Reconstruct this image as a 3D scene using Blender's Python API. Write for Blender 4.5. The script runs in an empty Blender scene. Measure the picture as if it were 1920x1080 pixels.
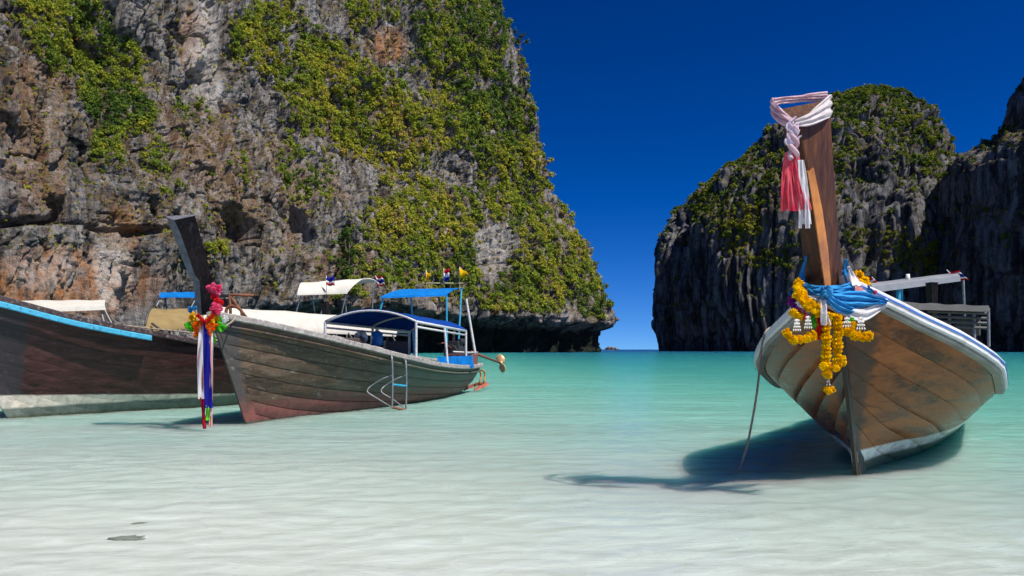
import bpy, bmesh, math, random
import numpy as np
from mathutils import Vector, Matrix
random.seed(7); np.random.seed(7)
RAD = math.radians
# ------------------------------------------------------------------ camera, sky, sun
SC = bpy.context.scene
COL = SC.collection
F, CX, HZ, CH = 1500.0, 960.0, 655.0, 1.0       # focal length in photo pixels, centre, horizon row, eye height (m)
cam_d = bpy.data.cameras.new('camera'); cam = bpy.data.objects.new('camera', cam_d); COL.objects.link(cam)
cam_d.sensor_width = 36.0; cam_d.lens = 36.0 * F / 1920.0
cam.location = (0, 0, CH); cam.rotation_euler = (RAD(90), 0, 0)
cam_d.shift_y = (HZ - 540.0) / 1920.0
cam_d.clip_start = 0.05; cam_d.clip_end = 20000
SC.camera = cam
SUN_EL, SUN_AZ = RAD(57), RAD(-34)              # azimuth measured from +X towards +Y
sdir = Vector((math.cos(SUN_EL) * math.cos(SUN_AZ), math.cos(SUN_EL) * math.sin(SUN_AZ), math.sin(SUN_EL)))
sun_d = bpy.data.lights.new('sun', 'SUN'); sun = bpy.data.objects.new('sun', sun_d); COL.objects.link(sun)
sun_d.energy = 4.4; sun_d.angle = RAD(0.5); sun_d.color = (1.0, 0.95, 0.87)
sun.rotation_euler = sdir.to_track_quat('Z', 'Y').to_euler(); sun.location = (20, -5, 30); sun_d.cycles.is_caustics_light = True
W = bpy.data.worlds.new('World'); SC.world = W; W.use_nodes = True
wn = W.node_tree; wn.nodes.clear()
sky = wn.nodes.new('ShaderNodeTexSky'); sky.sky_type = 'NISHITA'; sky.sun_disc = False
sky.sun_elevation = SUN_EL; sky.sun_rotation = RAD(90) - SUN_AZ
sky.altitude = 2500; sky.air_density = 1.0; sky.dust_density = 0.05; sky.ozone_density = 5.0
gam = wn.nodes.new('ShaderNodeGamma'); gam.inputs[1].default_value = 1.6      # polarising filter: deeper blue all over
hs = wn.nodes.new('ShaderNodeHueSaturation'); hs.inputs['Hue'].default_value = 0.508; hs.inputs['Saturation'].default_value = 1.15; hs.inputs['Value'].default_value = 0.48
bg = wn.nodes.new('ShaderNodeBackground'); bg.inputs[1].default_value = 0.06
wo = wn.nodes.new('ShaderNodeOutputWorld')
stc = wn.nodes.new('ShaderNodeTexCoord'); ssx = wn.nodes.new('ShaderNodeSeparateXYZ'); scx = wn.nodes.new('ShaderNodeCombineXYZ')
smx = wn.nodes.new('ShaderNodeMath'); smx.operation = 'MAXIMUM'; smx.inputs[1].default_value = 0.0
sma = wn.nodes.new('ShaderNodeMath'); sma.operation = 'MULTIPLY_ADD'; sma.inputs[1].default_value = 1.0; sma.inputs[2].default_value = 0.07
wn.links.new(stc.outputs['Generated'], ssx.inputs[0]); wn.links.new(ssx.outputs[0], scx.inputs[0]); wn.links.new(ssx.outputs[1], scx.inputs[1])
wn.links.new(ssx.outputs[2], smx.inputs[0]); wn.links.new(smx.outputs[0], sma.inputs[0]); wn.links.new(sma.outputs[0], scx.inputs[2])
wn.links.new(scx.outputs[0], sky.inputs[0])      # clean dry air: no milky band above the horizon
wn.links.new(sky.outputs[0], gam.inputs[0]); wn.links.new(gam.outputs[0], hs.inputs['Color'])
wn.links.new(hs.outputs[0], bg.inputs[0]); wn.links.new(bg.outputs[0], wo.inputs[0])
SC.view_settings.view_transform = 'Standard'; SC.view_settings.look = 'None'
SC.view_settings.exposure = 0.5; SC.view_settings.gamma = 1.0; SC.view_settings.use_curve_mapping = False
SC.cycles.max_bounces = 6; SC.cycles.transparent_max_bounces = 8

# ------------------------------------------------------------------ helpers
def at(px, py, Y):
    return Vector(((px - CX) * Y / F, Y, CH + (HZ - py) * Y / F))
def ground(px, py):
    return at(px, py, F * CH / (py - HZ))

class Nt:
    """tiny node-tree helper"""
    def __init__(s, name):
        s.m = bpy.data.materials.new(name); s.m.use_nodes = True; s.t = s.m.node_tree; s.t.nodes.clear()
        s.out = s.n('OutputMaterial')
    def n(s, typ, **kw):
        nd = s.t.nodes.new('ShaderNode' + typ)
        for k, v in kw.items(): setattr(nd, k, v)
        return nd
    def l(s, a, b): s.t.links.new(a, b)
    def set(s, sock, v):
        if isinstance(v, bpy.types.NodeSocket): s.l(v, sock)
        else:
            if hasattr(sock.default_value, '__len__') and not hasattr(v, '__len__'): v = (v,) * len(sock.default_value)
            if hasattr(v, '__len__') and hasattr(sock.default_value, '__len__'):
                v = tuple(v)
                if len(sock.default_value) == 4 and len(v) == 3: v = v + (1,)
            sock.default_value = v
    def math(s, op, a, b=0.0, c=None, clamp=False):
        nd = s.n('Math', operation=op, use_clamp=clamp); s.set(nd.inputs[0], a); s.set(nd.inputs[1], b)
        if c is not None: s.set(nd.inputs[2], c)
        return nd.outputs[0]
    def coord(s, kind='Object', scale=None, rot=None, loc=None):
        o = s.n('TexCoord').outputs[kind]
        if scale is None and rot is None and loc is None: return o
        mp = s.n('Mapping'); s.l(o, mp.inputs[0])
        if scale is not None: mp.inputs['Scale'].default_value = scale if hasattr(scale, '__len__') else (scale,) * 3
        if rot is not None: mp.inputs['Rotation'].default_value = rot
        if loc is not None: mp.inputs['Location'].default_value = loc
        return mp.outputs[0]
    def noise(s, vec, scale=5, detail=4, rough=.55, dist=0.0, lac=2.0):
        nd = s.n('TexNoise'); s.l(vec, nd.inputs['Vector'])
        nd.inputs['Scale'].default_value = scale; nd.inputs['Detail'].default_value = detail
        nd.inputs['Roughness'].default_value = rough; nd.inputs['Distortion'].default_value = dist
        return nd.outputs[0]
    def ramp(s, fac, stops, interp='LINEAR'):
        nd = s.n('ValToRGB'); s.set(nd.inputs[0], fac); cr = nd.color_ramp; cr.interpolation = interp
        while len(cr.elements) > 1: cr.elements.remove(cr.elements[-1])
        for i, (p, c) in enumerate(stops):
            if not hasattr(c, '__len__'): c = (c, c, c)
            e = cr.elements[0] if i == 0 else cr.elements.new(p)
            e.position = p; e.color = tuple(c) + (1,) if len(c) == 3 else c
        return nd.outputs[0]
    def mix(s, fac, a, b, blend='MIX'):
        nd = s.n('Mix', data_type='RGBA', blend_type=blend); s.set(nd.inputs['Factor'], fac)
        s.set(nd.inputs[6], a); s.set(nd.inputs[7], b); return nd.outputs[2]
    def mapr(s, v, a, b, c=0., d=1., smooth=False):
        nd = s.n('MapRange', interpolation_type='SMOOTHSTEP' if smooth else 'LINEAR'); s.set(nd.inputs[0], v)
        for i, x in enumerate((a, b, c, d)): s.set(nd.inputs[1 + i], x)
        return nd.outputs[0]
    def xyz(s, v):
        nd = s.n('SeparateXYZ'); s.l(v, nd.inputs[0]); return nd.outputs
    def bump(s, h, strength=.4, dist=.02, normal=None):
        nd = s.n('Bump'); nd.inputs['Strength'].default_value = strength; nd.inputs['Distance'].default_value = dist
        s.l(h, nd.inputs['Height'])
        if normal: s.l(normal, nd.inputs['Normal'])
        return nd.outputs[0]
    def attr(s, name):
        return s.n('Attribute', attribute_name=name).outputs
    def principled(s, color, rough=.6, normal=None, spec=.5, metal=0., **kw):
        p = s.n('BsdfPrincipled'); s.set(p.inputs['Base Color'], color); s.set(p.inputs['Roughness'], rough)
        s.set(p.inputs['Specular IOR Level'], spec); s.set(p.inputs['Metallic'], metal)
        if normal: s.l(normal, p.inputs['Normal'])
        for k, v in kw.items(): s.set(p.inputs[k.replace('_', ' ')], v)
        s.l(p.outputs[0], s.out.inputs[0]); return p

_mc = {}
def paint(name, col, rough=.5, var=.25, scale=6., metal=0., bump=.15, worn=None, spec=.5):
    """plain painted / coloured material with tonal unevenness, optional worn patches"""
    if name in _mc: return _mc[name]
    k = Nt(name); co = k.coord('Object')
    n1 = k.noise(co, scale, 5, .6)
    c = k.mix(k.ramp(n1, [(.3, 0), (.7, 1)]), tuple(x * (1 - var) for x in col), tuple(min(.95, x * (1 + var)) for x in col))
    if worn:
        n2 = k.noise(co, scale * 2.2, 6, .7); c = k.mix(k.mapr(n2, .54, .62, 0, .85), c, worn)
    nb = k.noise(co, scale * 8, 4, .6)
    k.principled(c, k.mapr(n1, .3, .7, max(.05, rough - .12), min(1, rough + .12)), k.bump(nb, bump, .004), spec, metal)
    _mc[name] = k.m; return k.m

def cloth_mat(name, col, trans=.25, scale=20, var=.2, col2=None):
    if name in _mc: return _mc[name]
    k = Nt(name); co = k.coord('Object'); n1 = k.noise(co, scale, 4, .6)
    c = k.mix(k.ramp(n1, [(.3, 0), (.7, 1)]), tuple(x * (1 - var) for x in col), col2 or tuple(min(.95, x * (1 + var)) for x in col))
    wv = k.noise(k.coord('Object', (1, 1, .3)), 160, 2, .5)
    d = k.n('BsdfDiffuse'); k.l(c, d.inputs[0]); nm = k.bump(wv, .3, .003); k.l(nm, d.inputs['Normal'])
    tr = k.n('BsdfTranslucent'); k.l(c, tr.inputs[0])
    mx = k.n('MixShader'); mx.inputs[0].default_value = trans; k.l(d.outputs[0], mx.inputs[1]); k.l(tr.outputs[0], mx.inputs[2])
    k.l(mx.outputs[0], k.out.inputs[0]); _mc[name] = k.m; return k.m

def mesh(name, V, Fc, mat=None, parent=None, smooth=False, attrs=None):
    me = bpy.data.meshes.new(name)
    if isinstance(V, np.ndarray) and isinstance(Fc, np.ndarray):
        nv, nf, k = len(V), len(Fc), Fc.shape[1]
        me.vertices.add(nv); me.vertices.foreach_set('co', V.astype(np.float32).ravel())
        me.loops.add(nf * k); me.loops.foreach_set('vertex_index', Fc.astype(np.int32).ravel())
        me.polygons.add(nf); me.polygons.foreach_set('loop_start', np.arange(0, nf * k, k, dtype=np.int32))
        me.update(calc_edges=True)
    else:
        me.from_pydata([tuple(v) for v in V], [], [tuple(f) for f in Fc]); me.update()
    if smooth: me.polygons.foreach_set('use_smooth', [True] * len(me.polygons))
    for an, av in (attrs or {}).items():
        a = me.attributes.new(an, 'FLOAT_COLOR', 'POINT')
        a.data.foreach_set('color', np.concatenate([av, np.ones((len(av), 1))], 1).astype(np.float32).ravel())
    if mat: me.materials.append(mat)
    o = bpy.data.objects.new(name, me); COL.objects.link(o)
    if parent: o.parent = parent
    return o

class MB:
    """collects pieces that make ONE part"""
    def __init__(s): s.v = []; s.f = []
    def add(s, V, Fc):
        n = len(s.v); s.v += [Vector(v) for v in V]; s.f += [tuple(i + n for i in f) for f in Fc]; return s
    def box(s, c, size, rot=None, taper=1.0):
        x, y, z = [q / 2 for q in size]; V = []
        for sz in (-1, 1):
            k = taper if sz > 0 else 1
            for sx, sy in ((-1, -1), (1, -1), (1, 1), (-1, 1)): V.append(Vector((sx * x * k, sy * y * k, sz * z)))
        if rot: R = Matrix.Rotation(rot[0], 3, 'X'); R = Matrix.Rotation(rot[2], 3, 'Z') @ Matrix.Rotation(rot[1], 3, 'Y') @ R; V = [R @ v for v in V]
        V = [v + Vector(c) for v in V]
        return s.add(V, [(0, 3, 2, 1), (4, 5, 6, 7), (0, 1, 5, 4), (1, 2, 6, 5), (2, 3, 7, 6), (3, 0, 4, 7)])
    def tube(s, pts, r, n=8, caps=True, flat=None):
        pts = [Vector(p) for p in pts]; rs = r if hasattr(r, '__len__') else [r] * len(pts)
        T = [(pts[min(i + 1, len(pts) - 1)] - pts[max(i - 1, 0)]).normalized() for i in range(len(pts))]
        up = Vector((0, 0, 1)) if abs(T[0].z) < .9 else Vector((1, 0, 0))
        V = []; nrm = T[0].cross(up).normalized()
        for i, p in enumerate(pts):
            nrm = (nrm - T[i] * nrm.dot(T[i])).normalized(); b = T[i].cross(nrm)
            for k in range(n):
                a = 2 * math.pi * k / n
                V.append(p + nrm * math.cos(a) * rs[i] * (flat or 1) + b * math.sin(a) * rs[i])
        Fc = [(i * n + k, i * n + (k + 1) % n, (i + 1) * n + (k + 1) % n, (i + 1) * n + k) for i in range(len(pts) - 1) for k in range(n)]
        if caps: Fc += [tuple(range(n))[::-1], tuple((len(pts) - 1) * n + k for k in range(n))]
        return s.add(V, Fc)
    def grid(s, P, thick=0.0, closed=False):
        """P[i][j] points; thickened along its normal if thick"""
        ni, nj = len(P), len(P[0]); P = [[Vector(q) for q in r] for r in P]
        flat = [q for r in P for q in r]; idx = lambda i, j: i * nj + (j % nj)
        Fc = [(idx(i, j), idx(i + 1, j), idx(i + 1, j + 1), idx(i, j + 1)) for i in range(ni - 1) for j in range(nj if closed else nj - 1)]
        if not thick: return s.add(flat, Fc)
        N = []
        for i in range(ni):
            for j in range(nj):
                du = P[min(i + 1, ni - 1)][j] - P[max(i - 1, 0)][j]
                dv = (P[i][(j + 1) % nj] - P[i][(j - 1) % nj]) if closed else (P[i][min(j + 1, nj - 1)] - P[i][max(j - 1, 0)])
                nn = du.cross(dv); N.append(nn.normalized() if nn.length > 1e-9 else Vector((0, 0, 1)))
        V2 = [p - n * thick for p, n in zip(flat, N)]; m = len(flat)
        F2 = [tuple(q + m for q in f[::-1]) for f in Fc]
        E = []
        if not closed:
            for i in range(ni - 1):
                E.append((idx(i, 0), idx(i, 0) + m, idx(i + 1, 0) + m, idx(i + 1, 0)))
                E.append((idx(i + 1, nj - 1), idx(i + 1, nj - 1) + m, idx(i, nj - 1) + m, idx(i, nj - 1)))
        for j in range(nj if closed else nj - 1):
            E.append((idx(0, j + 1), idx(0, j + 1) + m, idx(0, j) + m, idx(0, j)))
            E.append((idx(ni - 1, j), idx(ni - 1, j) + m, idx(ni - 1, j + 1) + m, idx(ni - 1, j + 1)))
        return s.add(flat + V2, Fc + F2 + E)
    def build(s, name, mat, parent=None, smooth=False, bevel=0):
        o = mesh(name, s.v, s.f, mat, parent, smooth)
        if bevel:
            bm = bmesh.new(); bm.from_mesh(o.data)
            es = [e for e in bm.edges if len(e.link_faces) == 2 and e.calc_face_angle(0) > .6]
            bmesh.ops.bevel(bm, geom=es, offset=bevel, segments=2, profile=.6, affect='EDGES'); bm.to_mesh(o.data); bm.free()
        return o
def fixn(o):
    bm = bmesh.new(); bm.from_mesh(o.data); bmesh.ops.recalc_face_normals(bm, faces=bm.faces); bm.to_mesh(o.data); bm.free(); return o
def smooth_by_angle(o, ang=40):
    bm = bmesh.new(); bm.from_mesh(o.data)
    for f in bm.faces: f.smooth = True
    for e in bm.edges:
        if len(e.link_faces) == 2 and e.calc_face_angle(0) > RAD(ang): e.smooth = False
    bm.to_mesh(o.data); bm.free(); return o
def tag(o, label=None, cat=None, group=None, kind=None):
    for k, v in (('label', label), ('category', cat), ('group', group), ('kind', kind)):
        if v: o[k] = v
    return o
def empty(name, loc, rz=0.):
    o = bpy.data.objects.new(name, None); COL.objects.link(o); o.location = loc; o.rotation_euler = (0, 0, rz); o.empty_display_size = .3; return o
def curve(pts, n=8):
    """Catmull-Rom through points"""
    P = [Vector(p) for p in pts]; P = [P[0] * 2 - P[1]] + P + [P[-1] * 2 - P[-2]]; out = []
    for i in range(1, len(P) - 2):
        for k in range(n):
            t = k / n; a, b, c, d = P[i - 1], P[i], P[i + 1], P[i + 2]
            out.append(.5 * ((2 * b) + (c - a) * t + (2 * a - 5 * b + 4 * c - d) * t * t + (3 * b - a - 3 * c + d) * t ** 3))
    out.append(P[-2]); return out
def pch(x, tab):
    """smooth interpolation through a table [(x,y)...]"""
    xs = [p[0] for p in tab]; ys = [p[1] for p in tab]; n = len(xs)
    if x <= xs[0]: return ys[0]
    if x >= xs[-1]: return ys[-1]
    i = max(j for j in range(n - 1) if xs[j] <= x)
    dl = [(ys[j + 1] - ys[j]) / (xs[j + 1] - xs[j]) for j in range(n - 1)]
    def m(j):
        if j == 0: return dl[0]
        if j == n - 1: return dl[-1]
        a, b = dl[j - 1], dl[j]
        return 0 if a * b <= 0 else 2 * a * b / (a + b)
    h = xs[i + 1] - xs[i]; t = (x - xs[i]) / h
    return (2*t**3 - 3*t*t + 1)*ys[i] + (t**3 - 2*t*t + t)*h*m(i) + (-2*t**3 + 3*t*t)*ys[i+1] + (t**3 - t*t)*h*m(i+1)

# ------------------------------------------------------------------ noise on arrays
_rs = np.random.RandomState(3)
PERM = _rs.permutation(256).astype(np.int32); PERM = np.concatenate([PERM, PERM])
_g = _rs.normal(size=(256, 3)); GR = (_g / np.linalg.norm(_g, axis=1)[:, None]).astype(np.float32)
RV = _rs.rand(256).astype(np.float32)
def perlin(x, y, z):
    x = np.asarray(x, np.float32); y = np.asarray(y, np.float32) + 0 * x; z = np.asarray(z, np.float32) + 0 * x
    xi = np.floor(x).astype(np.int32); yi = np.floor(y).astype(np.int32); zi = np.floor(z).astype(np.int32)
    fx, fy, fz = x - xi, y - yi, z - zi; xi &= 255; yi &= 255; zi &= 255
    u = fx*fx*fx*(fx*(fx*6-15)+10); v = fy*fy*fy*(fy*(fy*6-15)+10); w = fz*fz*fz*(fz*(fz*6-15)+10)
    def c(dx, dy, dz):
        h = PERM[PERM[PERM[(xi+dx) & 255] + ((yi+dy) & 255)] + ((zi+dz) & 255)]; g = GR[h]
        return g[..., 0]*(fx-dx) + g[..., 1]*(fy-dy) + g[..., 2]*(fz-dz)
    L = lambda a, b, t: a + t*(b-a)
    return 1.6 * L(L(L(c(0,0,0), c(1,0,0), u), L(c(0,1,0), c(1,1,0), u), v), L(L(c(0,0,1), c(1,0,1), u), L(c(0,1,1), c(1,1,1), u), v), w)
def fbm(x, y, z, o=4, r=.5):
    s = 0; a = 1; t = 0
    for i in range(o): s = s + a*perlin(x*2**i + 17*i, y*2**i, z*2**i); t += a; a *= r
    return s / t
def blocks(a, z, seed, soft=.10):
    """jointed-rock steps: each cell of a warped lattice stands out by its own amount, with a tilted face"""
    c = np.floor(a); z = z + RV[(c.astype(np.int32) * 7 + seed) & 255] * 3.7
    r = np.floor(z); i = (c.astype(np.int32) * 31 + r.astype(np.int32) * 57 + seed) & 255
    h = RV[PERM[i]]; tx = RV[PERM[(i + 91) & 255]] - .5; tz = RV[PERM[(i + 13) & 255]] - .5
    fa, fz = a - c, z - r
    edge = np.minimum(np.minimum(fa, 1 - fa), .35 + np.minimum(fz, 1 - fz))
    e2 = np.minimum(fz, 1 - fz)
    return h + tx*(fa-.5)*.9 + tz*(fz-.5)*.9 - .55*np.clip(1 - edge/soft, 0, 1) - .3*np.clip(1 - e2/(soft*.6), 0, 1)
def sstep(a, b, x):
    t = np.clip((x - a) / (b - a), 0, 1); return t*t*(3-2*t)
def ell(px, py, blobs):
    """soft union of rotated ellipses (cx, cy, rx, ry, degrees, weight)"""
    out = np.zeros_like(px)
    for cx, cy, rx, ry, dg, w in blobs:
        c, s = math.cos(RAD(dg)), math.sin(RAD(dg)); dx, dy = px - cx, py - cy
        d = np.sqrt(((dx*c + dy*s)/rx)**2 + ((-dx*s + dy*c)/ry)**2)
        out = np.maximum(out, w * (1 - sstep(.55, 1.25, d)))
    return out
def proj(P): return CX + P[..., 0]/P[..., 1]*F, HZ - (P[..., 2]-CH)/P[..., 1]*F
# ------------------------------------------------------------------ materials of the land
def rock_material(name, dark=(.022,.021,.024), mid=(.130,.122,.122), light=(.41,.39,.375), sc=1.0, ochre=(.46,.19,.06)):
    k = Nt(name); co = k.coord('Object')
    vert = k.coord('Object', (1, 1, .28))
    n1 = k.noise(vert, .22*sc, 8, .68, .6); n2 = k.noise(co, .9*sc, 7, .7); n3 = k.noise(k.coord('Object', (1, 1, .12)), .8*sc, 5, .6, .3)
    f = k.math('ADD', k.math('MULTIPLY', n1, .5), k.math('ADD', k.math('MULTIPLY', n2, .3), k.math('MULTIPLY', n3, .3)))
    c = k.ramp(f, [(.43, dark), (.505, mid), (.56, tuple(.55*a+.45*b for a, b in zip(mid, light))), (.655, light)])
    stk = k.noise(k.coord('Object', (1, 1, .10), rot=(0, RAD(9), 0)), .55*sc, 6, .66, .25)
    c = k.mix(k.mapr(stk, .49, .57, 0, .82), c, tuple(q*.7 for q in dark)); c = k.mix(k.mapr(stk, .34, .43, .6, 0), c, tuple(min(.6, q*1.25) for q in light))
    m = k.n('SeparateColor'); k.l(k.attr('rock_mask')[0], m.inputs[0])
    orn = k.ramp(k.noise(vert, .35*sc, 7, .65, .5), [(.35, tuple(x*.45 for x in ochre)), (.5, ochre), (.66, (.48, .34, .24))])
    c = k.mix(k.math('MULTIPLY', m.outputs[0], k.mapr(n3, .36, .52, .15, 1)), c, orn)
    c = k.mix(k.math('MULTIPLY', m.outputs[1], k.mapr(n2, .36, .55, .25, 1)), c, (.62, .58, .54))
    grass = k.ramp(k.noise(co, 1.4*sc, 5, .65), [(.36, (.045, .042, .016)), (.5, (.17, .115, .04)), (.63, (.30, .18, .065))])
    c = k.mix(k.math('MULTIPLY', m.outputs[2], k.mapr(n2, .46, .57)), c, grass)
    c = k.mix(k.attr('notch_shade')[2], c, k.mix(n3, (.008, .011, .008), (.026, .034, .024)))  # overhang shade painted as black-green into the notch rock
    h = k.math('ADD', k.noise(vert, 1.1*sc, 9, .7), k.math('MULTIPLY', k.noise(co, 4.*sc, 6, .65), .4))
    k.principled(c, .9, k.bump(h, 1., 1.2/sc), .2)
    return k.m
def leaf_material(name, mul=1.0):
    k = Nt(name); a = k.attr('leaf_tint')[0]
    c = k.mix(1.0, a, (mul, mul, mul), 'MULTIPLY')
    d = k.n('BsdfDiffuse'); k.l(c, d.inputs[0]); t = k.n('BsdfTranslucent'); k.l(c, t.inputs[0])
    mx = k.n('MixShader'); mx.inputs[0].default_value = .28; k.l(d.outputs[0], mx.inputs[1]); k.l(t.outputs[0], mx.inputs[2])
    k.l(mx.outputs[0], k.out.inputs[0]); return k.m

def grid_faces(nu, nv, closed=False):
    i = np.arange(nu if closed else nu-1)[:, None]; j = np.arange(nv-1)[None]; i2 = (i+1) % nu
    return np.stack([i*nv+j, i2*nv+j, i2*nv+j+1, i*nv+j+1], -1).reshape(-1, 4)
def grid_normals(P, closed=False):
    if closed:
        du = np.roll(P, -1, 0) - np.roll(P, 1, 0)
    else: du = np.gradient(P, axis=0)
    dv = np.gradient(P, axis=1); n = np.cross(du, dv); return n / (np.linalg.norm(n, axis=-1, keepdims=True) + 1e-9)

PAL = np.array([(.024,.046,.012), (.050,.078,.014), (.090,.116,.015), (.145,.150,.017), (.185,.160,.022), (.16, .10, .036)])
def foliage(name, C, N, R, tone, mat, leaves=44, leafk=.34, seed=1):
    """bushes as clouds of small leaf-clump faces. C centres, N outward normals, R radii, tone 0..1 palette position"""
    rs = np.random.RandomState(seed); nb = len(C)
    d = rs.normal(size=(nb, leaves, 3)); d /= np.linalg.norm(d, axis=-1, keepdims=True)
    # keep leaves on the outward half more often
    dot = (d*N[:, None]).sum(-1, keepdims=True); d = np.where(dot < -.25, d - 2*dot*N[:, None], d)
    rad = rs.rand(nb, leaves, 1)**.45
    lobes = .72 + .5*perlin(d[..., 0]*1.7+np.arange(nb)[:, None]*3.1, d[..., 1]*1.7, d[..., 2]*1.7)[..., None]
    p = C[:, None] + d*rad*R[:, None, None]*lobes*np.array([1, 1, .85])
    ln = d + .55*rs.normal(size=d.shape) + np.array([0, 0, .35]); ln /= np.linalg.norm(ln, axis=-1, keepdims=True)
    t1 = np.cross(ln, rs.normal(size=d.shape)); t1 /= np.linalg.norm(t1, axis=-1, keepdims=True); t2 = np.cross(ln, t1)
    s = R[:, None, None]*leafk*(.6 + .8*rs.rand(nb, leaves, 1))
    V = np.stack([p + t1*s, p - .5*t1*s + .8*t2*s, p - .5*t1*s - .8*t2*s], 2).reshape(-1, 3)
    Fc = np.arange(len(V)).reshape(-1, 3)
    tt = np.clip(tone[:, None] + .06*rs.normal(size=(nb, leaves)), 0, .999)*(len(PAL)-1); i = tt.astype(int); f = (tt-i)[..., None]
    c = PAL[i]*(1-f) + PAL[np.minimum(i+1, len(PAL)-1)]*f
    c = np.repeat(c.reshape(-1, 3), 3, 0)
    o = mesh(name, V, Fc, mat, attrs={'leaf_tint': c}); return o

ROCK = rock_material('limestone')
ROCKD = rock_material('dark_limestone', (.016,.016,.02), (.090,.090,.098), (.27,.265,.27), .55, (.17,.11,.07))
LEAF = leaf_material('foliage', 2.1); LEAFD = leaf_material('far_foliage', 1.6)

# ------------------------------------------------------------------ left cliff
def left_cliff():
    ctl = [(-520, 80), (-400, 88), (-150, 101), (0, 112), (150, 128), (300, 143), (450, 158), (600, 176), (800, 206), (950, 236), (1050, 258), (1110, 277)]
    pts = [((px-CX)*Y/F, Y) for px, Y in ctl] + [(34.5, 292), (36.3, 303), (33.5, 318), (22, 338), (0, 360), (-30, 380)]
    P = curve([(x, y, 0) for x, y in pts], 24); P = np.array([(p.x, p.y) for p in P])
    # sample columns evenly in the picture on the seen side
    seg = np.linalg.norm(np.diff(P, axis=0), axis=1); A0 = np.concatenate([[0], np.cumsum(seg)])
    pxs = CX + P[:, 0]/P[:, 1]*F; w = np.abs(np.diff(pxs)) + .45*seg/P[1:, 1]*400; w = np.concatenate([[0], np.cumsum(w)])
    NU, NV = 1150, 620
    ws = np.linspace(0, w[-1], NU); A = np.interp(ws, w, A0); X = np.interp(A, A0, P[:, 0]); Y = np.interp(A, A0, P[:, 1])
    tx, ty = np.gradient(X), np.gradient(Y); k = 25
    ker = np.hanning(2*k+1); ker /= ker.sum(); tx = np.convolve(np.pad(tx, k, 'edge'), ker, 'valid'); ty = np.convolve(np.pad(ty, k, 'edge'), ker, 'valid')
    l = np.hypot(tx, ty); nx, ny = ty/l, -tx/l
    s = np.concatenate([np.linspace(-1, 0, 4)[:-1], np.linspace(0, 800, NV-23), np.linspace(800, 1150, 21)[1:]])
    Yr = np.minimum(Y, 300)
    z = np.where(s[None] < 0, s[None]*3, s[None]*Yr[:, None]/F)
    zt = [-3, 0, 9, 17, 36, 53, 70, 87, 108, 125, 160, 240]
    rt = [0, 0, 0, 3.5, 10.2, 23, 26, 31, 34, 42, 53, 95]
    r = np.interp(z, zt, rt)
    pxc = (CX + X/Y*F)[:, None] + 0*z; pyc = HZ - (z-CH)/Y[:, None]*F
    # gentler back-slope on the left where the wall stands close
    lf = 1 - sstep(250, 800, pxc); r = r*(1-lf) + lf*(np.interp(z, [0, 20, 40, 60, 100, 150], [0, 3, 11, 19, 36, 60]))
    a = A[:, None] + 0*z
    # tilted joint frame
    th = RAD(-17); ar = a*math.cos(th) + z*math.sin(th); zr = -a*math.sin(th) + z*math.cos(th)
    wa = 3.2*fbm(a/13, z/16, 1.7, 3); wz = 3.2*fbm(a/13, z/16, 9.3, 3)
    big = 5.5*fbm(a/48, z/75, .3, 2) + 3.6*(.5-np.abs(perlin(a/19+4, z/55, 5.1)))*2
    cr = sstep(.25, .6, .5+.8*fbm(a/30, z/30, 6.6, 2))
    d = big + 3.2*blocks((ar+wa)/10, (zr+wz)/34, 5) + (1.0+1.4*cr)*blocks((ar+wa*1.6)/4.2, (zr+wz*1.3)/12, 77) + .8*blocks((ar+wa*1.9)/1.7, (zr+wz*1.7)/4.6, 33)
    d += 1.5*(.6-np.abs(perlin(ar/6+.3*wa, zr/21, 2.9))*1.6) + .9*(.6-np.abs(perlin(ar/2.6+.4*wz, zr/8, 1.9))*1.6) + 1.2*fbm(a/3.8, z/5.5, 2.2, 5, .66)
    d += .55*(.5-np.abs(perlin(ar/.9, zr/2.6, 7.7))*1.5) + .30*perlin(a/.45, z/.6, 3.3) + .45*blocks((ar+wa*2.1)/.8, (zr+wz)/2.0, 133)
    crk = lambda q, w: np.exp(-(q/w)**2)
    d -= 2.6*crk(perlin(ar/11+.07*wa, zr/75, 21.3), .045)*sstep(-.2, .2, perlin(a/30, z/25, 3.9)) + 1.5*crk(perlin(ar/5+.1*wa, zr/34, 31.3), .06)*sstep(-.1, .3, perlin(a/17, z/14, 8.9)) + .9*crk(perlin(ar/9, zr/5+.1*wz, 11.3), .05)*sstep(0, .3, perlin(a/15, z/15, 5.9))
    # near spur running down from the upper left
    line = 30 + (pxc+20)*1.22 + 30*perlin(a/16, z/16, 3.3)
    spur = sstep(-12, 26, pyc-line)*(1-sstep(330, 420, pxc))
    d += 7.5*spur
    # long overhang above the pale lower wall, dark holes
    gl = 462 + 14*perlin(a/14, 0, 8.8) + .03*pxc
    d -= 4.0*np.exp(-((pyc-gl)/7)**2)*(1-sstep(210, 260, pxc)) ; d += 1.8*sstep(gl+2, gl+12, pyc)*(1-sstep(220, 300, pxc))
    d -= 7*ell(pxc, pyc, [(462, 432, 26, 42, -35, 1), (598, 430, 12, 40, -15, .8), (150, 465, 60, 10, 0, .5), (20, 430, 20, 30, 0, .6), (225, 430, 12, 26, 0, .7)])
    # tidal notch under the overhang
    nt = .3 + 9.7*sstep(420, 620, pxc)*(1-.45*sstep(1050, 1140, pxc))
    top = 9.5 + 1.3*perlin(a/9, 2.2, 1.1) + 1.2*perlin(a/3, .2, 4.1)
    d -= nt*(1-sstep(top-1.6, top+.4, z))
    d *= np.clip(.35 + z/14, .35, 1)*(z < 1e9) if False else 1
    off = d - r - 3.4
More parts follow.
